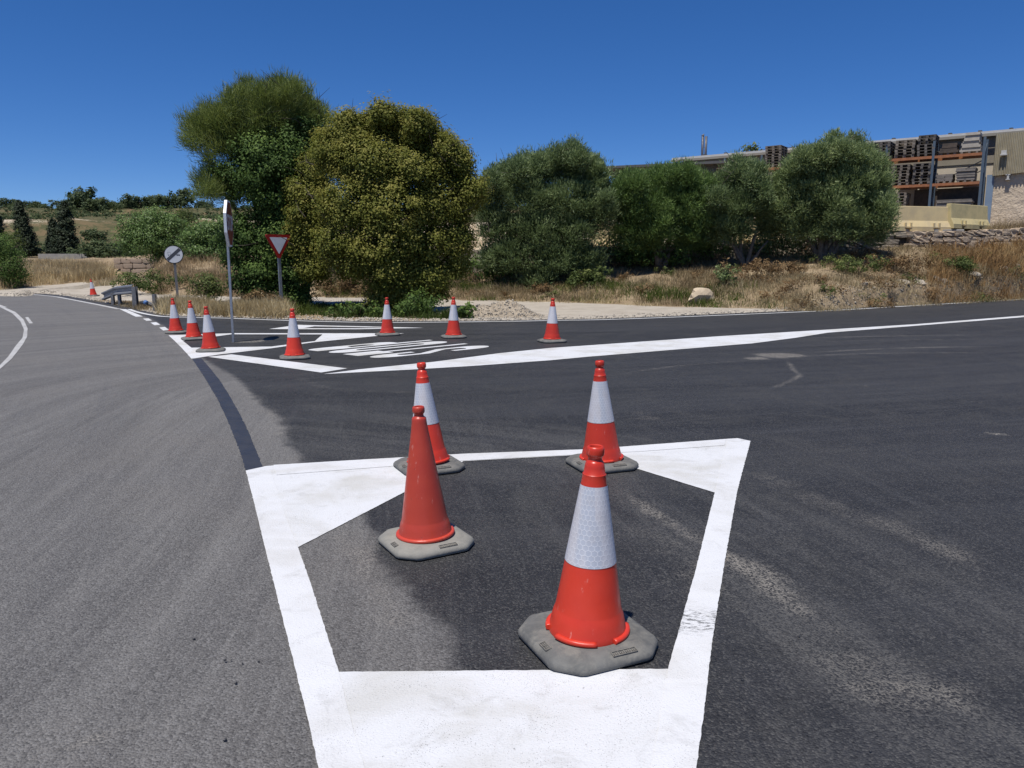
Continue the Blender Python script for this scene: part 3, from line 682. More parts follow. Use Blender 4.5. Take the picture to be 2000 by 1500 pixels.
# STOP written on the side lane (read by a driver coming from the right)
c00, c01, c10, c11 = (np.array(G(*p)) for p in ((968, 677.5), (741, 700.5), (818, 662.0), (593, 683.0)))   # (letter side, along travel)
def tmap(u, v):  # u: 0 = S side .. 1 = P side; v: 0 = foot of the letters .. 1 = head
    return tuple((c00 * (1 - v) + c01 * v) * (1 - u) + (c10 * (1 - v) + c11 * v) * u)
def arc2(cx, cy, rx, ry, a0, a1, n=10): return [(cx + rx * math.cos(R(a0 + (a1 - a0) * k / n)), cy + ry * math.sin(R(a0 + (a1 - a0) * k / n))) for k in range(n + 1)]
LW, SU, SV = 0.20, 0.042, 0.15
letters = {
 'T': [[(0.072, 0), (0.128, 0), (0.128, 0.72), (0.2, 0.72), (0.2, 1), (0, 1), (0, 0.72), (0.072, 0.72)]],
 'O': [arc2(0.1, 0.15, 0.1, 0.15, 180, 360) + arc2(0.1, 0.85, 0.1, 0.15, 0, 180), arc2(0.1, 0.27, 0.042, 0.06, 180, 360) + arc2(0.1, 0.73, 0.042, 0.06, 0, 180)],
 'P': [[(0, 0), (0.056, 0), (0.056, 0.30), (0.12, 0.30)] + arc2(0.12, 0.42, 0.08, 0.12, -90, 0) + arc2(0.12, 0.86, 0.08, 0.14, 0, 90) + [(0, 1)], [(0.056, 0.50), (0.10, 0.50)] + arc2(0.105, 0.56, 0.038, 0.05, -60, 0, 4) + arc2(0.105, 0.65, 0.038, 0.05, 0, 60, 4) + [(0.056, 0.70)]],
 'S': [arc2(0.1, 0.17, 0.1, 0.17, 180, 360) + [(0.2, 0.40), (0.056, 0.64), (0.056, 0.72)] + arc2(0.1, 0.74, 0.044, 0.05, 180, 20, 6) + [(0.145, 0.62), (0.2, 0.62)] + arc2(0.1, 0.83, 0.1, 0.17, 0, 180) + [(0, 0.60), (0.144, 0.36), (0.144, 0.28)] + arc2(0.1, 0.26, 0.044, 0.05, 0, -160, 6) + [(0.055, 0.38), (0, 0.38)]],
}
stop_word = empty('lettering_marking', (0, 0, 0)); tag(stop_word, 'white word STOP painted lengthways on the side lane', 'road marking')
for ch, u0 in (('S', 0.0), ('T', 0.262), ('O', 0.53), ('P', 0.80)):
    marking('letter', [[tmap(u0 + a, b) for a, b in r] for r in letters[ch]], M['paint'], None, ground=True, step=0.15, parent=stop_word)

# ------------------------------------------------------------------ traffic cones
def make_base(pale=False, h=0.232, ch=0.10, plates=True):
    def octa(e, z):
        a = h - e; c = max(ch - e * 0.41, 0.02); pts = []
        for sx, sy in ((1, 1), (-1, 1), (-1, -1), (1, -1)):
            q = [(a, (a - c)), (a - 0.29 * c, a - 0.71 * c + 0.29 * c * 0.0 - 0.0), ((a - c), a)] if False else [(a, a - c), (a - c * 0.08, a - c * 0.80), (a - c * 0.80, a - c * 0.08), (a - c, a)]
            if sx * sy < 0: q = q[::-1]
            pts += [(sx * x, sy * y, z) for x, y in q]
        return pts
    rings = [octa(0.006, 0.0), octa(0, 0.006), octa(0, 0.022), octa(0.010, 0.036), octa(0.035, 0.046), octa(0.062, 0.052)]
    mb = MB(); n = len(rings[0]); V = [p for r in rings for p in r]
    Fs = [(i * n + k, i * n + (k + 1) % n, (i + 1) * n + (k + 1) % n, (i + 1) * n + k) for i in range(len(rings) - 1) for k in range(n)]
    Fs += [tuple(range(n))[::-1], tuple((len(rings) - 1) * n + k for k in range(n))]
    mb.add(V, Fs, True); return mb.mesh('base')
def cone_body_mesh(shoulder=True):
    prof = [(0.150, 0.050), (0.151, 0.062), (0.1465, 0.075), (0.140, 0.105), (0.1335, 0.130), (0.1285, 0.142), (0.1265, 0.150)]
    prof += [(0.1265 - (0.1265 - 0.0475) * t, 0.150 + (0.640 - 0.150) * t) for t in (0.12, 0.25, 0.4, 0.55, 0.7, 0.85, 1.0)]
    if shoulder: prof += [(0.0440, 0.668), (0.0445, 0.672), (0.0405, 0.676), (0.0375, 0.700), (0.034, 0.716)]
    else: prof += [(0.041, 0.690), (0.0395, 0.708), (0.037, 0.716)]
    prof += [(0.030, 0.721), (0.0268, 0.724), (0.0255, 0.730), (0.0262, 0.736), (0.0300, 0.741), (0.0326, 0.745), (0.0335, 0.751), (0.0335, 0.764), (0.0325, 0.771), (0.0300, 0.776), (0.026, 0.778), (0.0225, 0.776), (0.0205, 0.770), (0.020, 0.755), (0.020, 0.70)]
    return MB().lathe(prof, 44).mesh('cone_body')
def rim_mesh(a0, a1, full=False):
    prof = [(0.146, 0.052), (0.158, 0.053), (0.1635, 0.060), (0.162, 0.069), (0.155, 0.073), (0.146, 0.073)]
    mb = MB(); mb.lathe(prof, 14 if not full else 44, a0=a0, a1=a1)
    if not full:
        m = 15; k = len(prof)
        mb.f.append([i * m for i in range(k)]); mb.sm.append(False); mb.f.append([i * m + m - 1 for i in range(k)][::-1]); mb.sm.append(False)
    return mb.mesh('rim')
def band_mesh(z0=0.335, z1=0.632):
    mb = MB(); n = 48; prof = []
    for k in range(5):
        z = z0 + (z1 - z0) * k / 4; r = 0.1265 - 0.079 * (z - 0.150) / 0.49 + 0.0016; prof.append((r, z))
    mb.lathe(prof, n); me = mb.mesh('reflective_band')
    uv = me.uv_layers.new(name='UVMap')
    for pl in me.polygons:
        us = []
        for li in pl.loop_indices:
            v = me.vertices[me.loops[li].vertex_index].co; us.append((math.atan2(v.y, v.x) / (2 * math.pi)) % 1.0)
        if max(us) - min(us) > 0.5: us = [u + 1 if u < 0.5 else u for u in us]
        for li, u in zip(pl.loop_indices, us):
            v = me.vertices[me.loops[li].vertex_index].co; uv.data[li].uv = (u, (v.z - z0) / (z1 - z0))
    return me
def base_plate_mesh(w):
    mb = MB(); t = 0.004
    for c, d in (((0, 0.011, 0), (w, 0.003, t)), ((0, -0.011, 0), (w, 0.003, t)), ((w / 2, 0, 0), (0.003, 0.025, t)), ((-w / 2, 0, 0), (0.003, 0.025, t))): mb.box(c, d)
    k = int(w / 0.009)
    for i in range(k): mb.box((-w / 2 + w * (i + 0.8) / (k + 0.6), 0, -0.0005), (0.004, 0.009 + 0.004 * ((i * 7) % 3), t - 0.001))
    return mb.mesh('embossed_plate')
BASE, BODY, BODY_PLAIN, BAND = make_base(), cone_body_mesh(), cone_body_mesh(False), band_mesh()
for me_ in (BODY, BODY_PLAIN): me_.set_sharp_from_angle(angle=R(38))
for me_ in (BASE,): me_.materials.append(M['rubber'])
BASE_PALE = BASE.copy(); BASE_PALE.materials.clear(); BASE_PALE.materials.append(M['rubber_pale'])
BODY.materials.append(M['cone']); BODY_PLAIN.materials.append(M['cone_faded']); BAND.materials.append(M['band'])
RIMS = [rim_mesh(R(a), R(a + 62)) for a in (-125, -35, 55, 145)]
for r_ in RIMS: r_.materials.append(M['cone'])
RIM_FULL = rim_mesh(0, 2 * math.pi, True); RIM_FULL.materials.append(M['cone_faded'])
PL = [base_plate_mesh(0.10), base_plate_mesh(0.055)]
for p_ in PL: p_.materials.append(M['emboss'])
CONES = [  # base photo point, scale, heading deg, tilt (x, y) deg, kind, label
 (1146, 1254, 1.03, 24, (0.6, 1.5), 'near', 'nearest banded orange cone with grey rubber base overlapping the white paint'),
 (832, 1062, 0.965, 30, (0.5, -2.0), 'plain', 'plain red cone without white band on a pale square base'),
 (838, 914, 1.0, 26, (-1.0, -3.3), 'near', 'banded orange cone leaning left behind the plain red cone'),
 (1175, 909, 1.01, 20, (1.0, -2.2), 'near', 'banded orange cone directly behind the nearest cone, dented low on its body'),
 (576, 700, 1.0, 18, (0.5, -0.6), 'far', 'banded orange cone at the thick stop line'),
 (1078, 668, 1.06, 22, (0.0, 0.8), 'far', 'banded orange cone standing alone right of the painted STOP word'),
 (886, 659.5, 1.04, 16, (0.5, 0.5), 'far', 'banded orange cone just beyond the painted STOP word'),
 (757, 655, 1.0, 28, (0.0, 0.2), 'far', 'banded orange cone at the tip of the far island outline'),
 (412, 686, 0.975, 14, (0.5, -3.0), 'far', 'banded orange cone left of the octagonal sign post, nearest of the row of three'),
 (379, 663, 0.97, 30, (0.5, -2.6), 'far', 'banded orange cone in the middle of the row of three'),
 (344, 650.5, 0.95, 24, (0.5, -2.2), 'far', 'banded orange cone at the far end of the row of three beside the dashes'),
 (183, 579.5, 0.95, 10, (1.0, -5.0), 'far', 'small distant banded cone leaning beside the sloping guardrail end'),
]
for i, (px, py, sc, hd, tilt, kind, lb) in enumerate(CONES):
    x, y = G(px, py); t = empty('traffic_cone', (x, y, 0.0055 if py > 590 else tz(x, y) + 0.01), R(hd)); t.scale = (sc,) * 3
    tag(t, lb, 'traffic cone', 'cones round the new junction markings')
    b = link('rubber_base', BASE_PALE if kind == 'plain' else BASE, None, t)
    pv = (R(tilt[0]), R(tilt[1]), 0)
    # lean is given in world axes; undo the heading
    rm = Matrix.Rotation(-R(hd), 3, 'Z') @ Matrix.Rotation(R(tilt[1]), 3, 'Y') @ Matrix.Rotation(R(tilt[0]), 3, 'X') @ Matrix.Rotation(R(random.uniform(0, 360)) if kind != 'near' else R(-20 + 37 * i), 3, 'Z')
    c = link('cone_body', BODY_PLAIN if kind == 'plain' else BODY, None, t); c.rotation_euler = rm.to_euler()
    if kind == 'plain':
        r_ = link('rim', RIM_FULL, None, t); r_.rotation_euler = rm.to_euler()
    else:
        bnd_o = link('reflective_band', BAND, None, c)
        for rme in RIMS: link('rim', rme, None, c)
    if kind != 'far':
        rz = Matrix.Rotation
        for k, (w_, ang) in enumerate(((0, -90), (1, 180))):
            p_ = link('embossed_plate', PL[w_], None, b)
            a = R(ang); p_.location = (0.205 * math.cos(a) + (0.04 if k == 0 else 0), 0.205 * math.sin(a) + (-0.05 if k else 0), 0.0462)
            p_.rotation_euler = (R(12), 0, a + R(90)) if True else (0, 0, 0)
        if kind == 'near' and i == 3: pass

# ------------------------------------------------------------------ signs
def plate_matrix(origin, nrm):
    """local x = viewer's right, y = up, z = out of the face"""
    n_ = Vector((nrm[0], nrm[1], 0)).normalized(); up = Vector((0, 0, 1)); rt = up.cross(n_).normalized()
    return Matrix(((rt.x, up.x, n_.x, origin[0]), (rt.y, up.y, n_.y, origin[1]), (rt.z, up.z, n_.z, origin[2]), (0, 0, 0, 1)))
def post_mesh(h, w=0.08, d=0.04):
    mb = MB(); mb.box((0, 0, h / 2 - 0.15), (w, d, h + 0.3)); mb.box((0, 0, h + 0.003), (w * .9, d * .9, 0.006)); return mb.mesh('post')
def text_mesh(body, size):
    cu = bpy.data.curves.new('lettering', 'FONT'); cu.body = body; cu.size = size; cu.align_x = 'CENTER'; cu.align_y = 'CENTER'; cu.extrude = 0.0012; cu.offset = 0.006
    o = bpy.data.objects.new('tmp', cu); COL.objects.link(o)
    dg = bpy.context.evaluated_depsgraph_get(); me = bpy.data.meshes.new_from_object(o.evaluated_get(dg))
    bpy.data.objects.remove(o); bpy.data.curves.remove(cu); return me
def ngon(n, r, rot=0.0): return [(r * math.cos(rot + 2 * math.pi * k / n), r * math.sin(rot + 2 * math.pi * k / n)) for k in range(n)]
def flange(mb, poly, d=0.045, t=0.004):
    n = len(poly)
    for i in range(n):
        (ax, ay), (bx, by) = poly[i], poly[(i + 1) % n]
        s = 1 - 0.012
        V = [(ax, ay, 0), (bx, by, 0), (bx, by, -d), (ax, ay, -d), (ax * s, ay * s, 0), (bx * s, by * s, 0), (bx * s, by * s, -d), (ax * s, ay * s, -d)]
        mb.add(V, [(0, 1, 2, 3)[::-1], (4, 5, 6, 7), (3, 2, 6, 7), (0, 1, 5, 4)])
# octagonal stop sign, seen almost edge-on
bx, by = G(456, 668); stop = empty('stop_sign', (bx, by, 0)); tag(stop, 'red octagonal stop sign seen almost edge-on atop a galvanised post', 'road sign')
NR = Vector((0.9765, 0.2155, 0)).normalized()
p = link('post', post_mesh(2.50), M['galv'], stop); p.rotation_euler = (0, R(-0.2), math.atan2(NR.y, NR.x) + R(90))
zc = at(445, 437, by).z
Ms = plate_matrix(NR * 0.052 + Vector((0, 0.0, zc)) , NR); rt_ = Vector((-NR.y, NR.x, 0)); Ms.translation += rt_ * 0.02
oct_ = ngon(8, 0.455, R(22.5))
pb = MB(); pb.prism(oct_, -0.003, 0.0); o = pb.build('sign_back', M['sign_alu'], stop); o.matrix_local = Ms
pf = MB(); flange(pf, oct_, 0.05); o2 = pf.build('flange', M['sign_alu'], stop); o2.matrix_local = Ms
pw = MB(); pw.prism(ngon(8, 0.445, R(22.5)), 0.0005, 0.002); o = pw.build('border', M['sign_white'], stop); o.matrix_local = Ms
face = MB(); face.prism(ngon(8, 0.42, R(22.5)), 0.0025, 0.004); o = face.build('face', M['sign_shaded_red'], stop); o.matrix_local = Ms
tm = text_mesh('STOP', 0.40); o = link('lettering', tm, M['sign_alu'], stop); o.matrix_local = Ms @ Matrix.Translation((0, 0, 0.0055)) @ Matrix.Scale(0.74, 4, (1, 0, 0))
for zz in (-0.2, 0.2):
    o = MB().box((0, zz, -0.045), (0.13, 0.04, 0.03)).build('bracket', M['galv'], stop); o.matrix_local = Ms
# broken ground round the post
# yield sign
yx, yy = G(551, 612); yb = tz(yx, yy); ys_ = empty('yield_sign', (yx, yy, yb)); tag(ys_, 'red and white triangular yield sign before the large flowering tree', 'road sign')
vr = Vector((yx, yy, 0)).normalized(); NY = (-vr * math.cos(R(27)) + Vector((vr.y, -vr.x, 0)) * math.sin(R(27)))
ztop = at(546, 458, yy).z - yb; zbot = at(546, 508, yy).z - yb
p = link('post', post_mesh(ztop - 0.1, 0.085, 0.045), M['galv'], ys_); p.rotation_euler = (0, R(-0.6), math.atan2(NY.y, NY.x) + R(90))
hh = ztop - zbot; side = hh / 0.866 * 1.0
def rtri(s, rc, n=6):
    h = s * 0.866; vs = [(-s / 2, h / 3 * 1), (0, -2 * h / 3), (s / 2, h / 3)]; out = []
    for i, (vx, vy) in enumerate(vs):
        k = 1 - 2 * rc / (2 * h / 3); cx, cy = vx * k, vy * k; a0 = (90, 210, 330)[i]
        out += [(cx + rc * math.cos(R(a0 + 120 * j / n)), cy + rc * math.sin(R(a0 + 120 * j / n))) for j in range(n + 1)]
    return out
My = plate_matrix(NY * 0.05 + Vector((0, 0, zbot + hh * 2 / 3)), NY); My.translation += Vector((NY.y, -NY.x, 0)) * 0.03
o = MB().prism(rtri(side, 0.05), -0.003, 0.0).build('face', M['sign_red'], ys_); o.matrix_local = My
mb = MB(); flange(mb, rtri(side, 0.05), 0.04); o = mb.build('flange', M['sign_red'], ys_); o.matrix_local = My
o = MB().prism(rtri(side * 0.66, 0.012), 0.001, 0.003).build('center_panel', M['sign_white'], ys_); o.matrix_local = My
# end-of-restriction disc
nx_, ny_ = G(348, 592); nb = tz(nx_, ny_); nv = empty('disc_sign', (nx_, ny_, nb)); tag(nv, 'round white sign with dark diagonal band on a grey post', 'road sign')
NV = -Vector((nx_, ny_, 0)).normalized(); zcen = at(341, 497, ny_).z - nb
p = link('post', post_mesh(zcen + 0.1, 0.09, 0.05), M['galv_dull'], nv); p.rotation_euler = (0, R(-1.2), math.atan2(NV.y, NV.x) + R(90))
rv = 17.2 / F * ny_ / 0.985
Mv = plate_matrix(NV * 0.055 + Vector((-0.045, 0, zcen)), NV)
o = MB().prism(ngon(40, rv), -0.003, 0.0).build('rim_ring', M['sign_black'], nv); o.matrix_local = Mv
mb = MB(); flange(mb, ngon(40, rv), 0.04); o = mb.build('flange', M['sign_black'], nv); o.matrix_local = Mv
o = MB().prism(ngon(40, rv * 0.91), 0.001, 0.003).build('face', M['sign_white'], nv); o.matrix_local = Mv
d_ = Vector((0.74, 0.67)).normalized(); w_ = rv * 0.17; L_ = rv * 0.885
nn_ = Vector((-d_.y, d_.x))
def stripe(off, w, L): return [tuple(d_ * -L + nn_ * (off - w)), tuple(d_ * L + nn_ * (off - w)), tuple(d_ * L + nn_ * (off + w)), tuple(d_ * -L + nn_ * (off + w))]
mb = MB()
mb.prism(stripe(0, w_, L_ * 0.99), 0.0045, 0.006)
o = mb.build('diagonal_band', M['sign_grey'], nv); o.matrix_local = Mv
def pict(cells, cx, cy, s):
    mb = MB()
    for (x, y, w, h) in cells: mb.box(((cx + x * s), (cy + y * s), 0.0038), (w * s, h * s, 0.001))
    return mb
mb = pict([(-0.30, .28, .04, .5), (-.05, .52, .5, .04), (0, 0.0, .62, .05), (-.22, -.1, .12, .14), (.2, -.1, .12, .14), (.24, .2, .04, .4)], -rv * .42, -rv * .05, rv * 0.55)
o = mb.build('truck_symbol', M['sign_grey'], nv); o.matrix_local = Mv
mb = pict([(0, .12, .7, .12), (0, .30, .4, .05), (-.2, .22, .05, .16), (.2, .22, .05, .16), (-.22, .0, .12, .14), (.22, .0, .12, .14), (0, .02, .3, .05)], rv * .45, -rv * .12, rv * 0.55)
o = mb.build('car_symbol', M['sign_grey'], nv); o.matrix_local = Mv

# ------------------------------------------------------------------ guardrail end, posts, pipes
gy = 26.3
g0, g1, g2 = at(203, 581, 28.6), at(226, 560.5, 27.4), at(262, 556.5, 25.6)
gbz = tz(g2.x, g2.y); gr = empty('guardrail', (0, 0, 0)); tag(gr, 'steel guardrail end sloping down into the verge beside the gravel track', 'guardrail')
def wbeam(a, b, c):
    path_ = [a, b, c]; prof = [(-0.155, 0.0), (-0.145, 0.03), (-0.125, 0.085), (-0.085, 0.085), (-0.04, 0.0), (0.04, 0.0), (0.085, 0.085), (0.125, 0.085), (0.145, 0.03), (0.155, 0.0)]
    V = []; dirh = (c - a); dirh.z = 0; dirh.normalize(); out = Vector((dirh.y, -dirh.x, 0));
    if out.y > 0: out = -out
    for p in path_:
        for (u, w) in prof: V.append(p + Vector((0, 0, u)) + out * w)
    for p in path_:
        for (u, w) in prof: V.append(p + Vector((0, 0, u)) + out * (w - 0.006))
    n = len(prof); m = 3 * n; Fs = []
    for i in range(2):
        for k in range(n - 1):
            q = (i * n + k, i * n + k + 1, (i + 1) * n + k + 1, (i + 1) * n + k); Fs.append(q); Fs.append(tuple(j + m for j in q[::-1]))
        for k in (0, n - 1): Fs.append((i * n + k, (i + 1) * n + k, (i + 1) * n + k + m, i * n + k + m))
    Fs += [(k, k + 1, k + 1 + m, k + m) for k in range(n - 1)] + [(2 * n + k, 2 * n + k + 1, 2 * n + k + 1 + m, 2 * n + k + m) for k in range(n - 1)]
    return MB().add(V, Fs)
dz = Vector((0, 0, -0.14))
wbeam(g0 + Vector((0, 0, 0.05)), g1 + dz, g2 + dz).build('rail_beam', M['rail_dark'], gr)
def ipost(px, py0, py1, Y, w=0.1, mat='galv_dull'):
    a, b = at(px, py1, Y), at(px, py0, Y); zb = min(a.z, tz(a.x, Y)) - 0.1; mb = MB(); h = b.z - zb
    for c, d in (((0, -w * .55, 0), (w, 0.012, h)), ((0, w * .55, 0), (w, 0.012, h)), ((0, 0, 0), (0.012, w * 1.1, h))): mb.box((a.x + c[0], Y + c[1], zb + h / 2), d)
    return mb
ipost(265.5, 560, 601, 25.4, 0.135).build('post', M['galv_dull'], gr)
ipost(221, 572, 590, 27.5, 0.09).build('post', M['galv_dull'], gr)
ipost(234, 569, 590, 27.2, 0.09).build('post', M['galv_dull'], gr)
o = ipost(303.5, 574.5, 607, 23.6, 0.095).build('marker_post', M['galv_dull']); tag(o, 'short dark steel post in the verge right of the guardrail end', 'post')
def Tg(px, py, Y): v = at(px, py, Y); return v
pp = empty('pipe_bundle', (0, 0, 0)); tag(pp, 'black pipes and coiled hose with blue clamp lying behind the short post', 'pipes')
MB().tube([at(275, 590.5, 25.2), at(285, 592.5, 25), at(300, 597, 24.8)], 0.045, 8).build('pipe', M['pipe'], pp)
MB().tube([at(278, 588.5, 25.4), at(300, 593.5, 25.2), at(312, 598, 25.0)], 0.035, 8).build('pipe', M['rail_dark'], pp)
MB().tube([at(307, 596, 24.8), at(312, 598, 24.6), at(315, 602.5, 24.5), at(318, 598.5, 24.5), at(322, 596.8, 24.4), at(325, 599.5, 24.3), at(322, 603, 24.3), at(318, 602, 24.3)], 0.03, 8).build('hose', M['pipe'], pp)
a_ = at(284.5, 591.5, 24.9); MB().tube([a_ + Vector((-.04, 0, .03)), a_ + Vector((.05, 0, -.01))], 0.075, 10).build('clamp', M['blue_clamp'], pp)

# ------------------------------------------------------------------ rocks, heap
def rock_mesh(seed, rx, ry, rz, flat=0.35, n=12):
    rg = np.random.default_rng(seed); V = []; Fs = []; m = 16
    dirs = rg.normal(size=(9, 3)); dirs /= np.linalg.norm(dirs, axis=1)[:, None]; offs = rg.uniform(0.45, 0.85, 9)
    for i in range(n + 1):
        ph = math.pi * i / n
        for k in range(m):
            th = 2 * math.pi * k / m; d = np.array([math.sin(ph) * math.cos(th), math.sin(ph) * math.sin(th), math.cos(ph)])
            r = 1.0; dd = dirs @ d; lim = np.where(dd > 0.05, offs / np.maximum(dd, 0.05), 9); r = min(r, lim.min()) * (1 + rg.normal(0, 0.012))
            p = d * r; V.append((p[0] * rx, p[1] * ry, max(p[2], -flat) * rz))
    for i in range(n):
        for k in range(m): Fs.append((i * m + k, (i + 1) * m + k, (i + 1) * m + (k + 1) % m, i * m + (k + 1) % m))
    return MB().add(V, Fs, False).mesh('rock')
def hit(px, py):
    """ground point seen at a measured photo position"""
    Ys = np.arange(14, 60, .04); r = ray(px, py); xx = r[0] / r[1] * Ys; zz = CAMH + r[2] / r[1] * Ys
    tt = np.maximum(terrain(xx, Ys), 0); k = int(np.argmax(zz <= tt)); return xx[k], Ys[k], tt[k]
by_ = 26.6; bc = at(1364, 592, by_)
o = link('boulder', rock_mesh(31, 0.60, 0.5, 0.58, .6), M['boulder']); bx_, by_, bz_ = hit(1364, 592); o.location = (bx_, by_ + .2, bz_ + 0.03); o.rotation_euler = (0, R(-32), 0.2)
tag(o, 'large pale boulder resting at the foot of the bank', 'boulder')
for i, (px, py, rx, rz, sd, lb) in enumerate([(1697, 592, .26, .13, 11, 'small grey rock at the verge, leftmost of the roadside rocks'), (1772, 594, .36, .12, 12, 'flat pale rock near the edge line in the middle of the roadside rocks'),
        (1808, 579, .62, .16, 13, 'long flat pale rock slab in the dry weeds above the edge line'), (1838, 577, .34, .20, 14, 'pale angular rock right of the long slab'), (1848, 588, .42, .13, 15, 'low pale rock below the angular rock by the asphalt'),
        (1905, 588, .5, .13, 16, 'flat pale rock at the verge toward the right'), (1968, 580, .36, .17, 17, 'whitish rock at the right end of the verge'), (1992, 577, .3, .16, 18, 'rightmost pale rock cut by the picture edge')]):
    x, y, z = hit(px, py)
    if polydist([(x, y)], BND)[1][0] < 0 or polydist([(x, y)], BND)[0][0] < .3: y += 0.5; z = tz(x, y)
    o = link('rock', rock_mesh(sd, rx * .85, rx * .6, rz * 1.3, .8), M['rock']); o.location = (x, y, max(z, 0.02) - rz * 0.15); o.rotation_euler = (0, 0, sd * 1.3); tag(o, lb, 'rock', 'pale rocks along the right verge')
# sandy heap
hx0, hy0 = G(955, 624); n1, n2 = 120, 40
U, W = np.meshgrid(np.linspace(-1, 1, n1), np.linspace(-1, 1, n2)); hx = hx0 + U.ravel() * 1.75; hy = hy0 + 0.75 + W.ravel() * 0.62
u, w = U.ravel(), W.ravel()
hz = 0.36 * np.exp(-((u - 0.36) / 0.32) ** 2) + 0.27 * np.exp(-((u + 0.22) / 0.36) ** 2) + 0.10 * np.exp(-((u + 0.7) / 0.3) ** 2)
hz = hz * np.clip(1 - w * w, 0, 1) ** 0.8 * (0.7 + 0.6 * fbm(hx * 3, hy * 3, 2)) * np.clip((1 - u * u) * 4, 0, 1) + (fbm(hx * 14, hy * 14, 6) - .47) * 0.12 - 0.02 + 0.06 * np.clip(1 - np.maximum(u * u, w * w), 0, 1)
ii = np.arange(n1 * n2).reshape(n2, n1); Qh = np.stack([ii[:-1, :-1], ii[:-1, 1:], ii[1:, 1:], ii[1:, :-1]], -1).reshape(-1, 4)
o = link('gravel_heap', big_mesh('gravel_heap', np.stack([hx, hy, hz], 1), Qh, smooth=True), M['heap']); tag(o, 'low heap of sandy gravel tipped beside the far edge line', 'gravel heap')
# loose stones along the edge
def scatter_stones(name, pts, s0, s1, mat, label):
    n = len(pts); base = np.array([[1, 0, 0], [-1, 0, 0], [0, 1, 0], [0, -1, 0], [0, 0, .8], [0, 0, -.5]], float)
    Fb = np.array([[0, 2, 4], [2, 1, 4], [1, 3, 4], [3, 0, 4], [2, 0, 5], [1, 2, 5], [3, 1, 5], [0, 3, 5]])
    s = RNG.uniform(s0, s1, n) ** 1.0; V = base[None] * s[:, None, None] * RNG.uniform(.6, 1.3, (n, 6, 1)); a = RNG.uniform(0, 6.28, n)
    ca, sa = np.cos(a)[:, None], np.sin(a)[:, None]
    V = np.stack([V[:, :, 0] * ca - V[:, :, 1] * sa, V[:, :, 0] * sa + V[:, :, 1] * ca, V[:, :, 2]], -1) + pts[:, None]
    o = link(name, big_mesh(name, V.reshape(-1, 3), (Fb[None] + 6 * np.arange(n)[:, None, None]).reshape(-1, 3)), mat); tag(o, label, 'gravel', kind='stuff')
hs = RNG.integers(0, len(hx), 2600); hs = hs[hz[hs] > .03]
scatter_stones('heap_stones', np.column_stack([hx[hs], hy[hs], hz[hs]]) + RNG.normal(0, .012, (len(hs), 3)), 0.008, 0.032, M['pebble'], 'small stones strewn over the sandy heap')
t_ = RNG.uniform(0, 1, 5200); idx = (t_ * (len(BND) - 1)); i0 = idx.astype(int).clip(0, len(BND) - 2); pb_ = BND[i0] + (BND[i0 + 1] - BND[i0]) * (idx - i0)[:, None]
tn = BND[i0 + 1] - BND[i0]; tn /= np.hypot(tn[:, 0], tn[:, 1])[:, None]; off = np.abs(RNG.normal(0, 0.32, len(t_))) + 0.02
pb_ = pb_ + np.stack([-tn[:, 1], tn[:, 0]], 1) * off[:, None]
pts = np.column_stack([pb_, np.maximum(terrain(pb_[:, 0], pb_[:, 1]), 0.0)])
scatter_stones('loose_gravel', pts, 0.012, 0.05, M['pebble'], 'loose gravel stones along the asphalt edge')

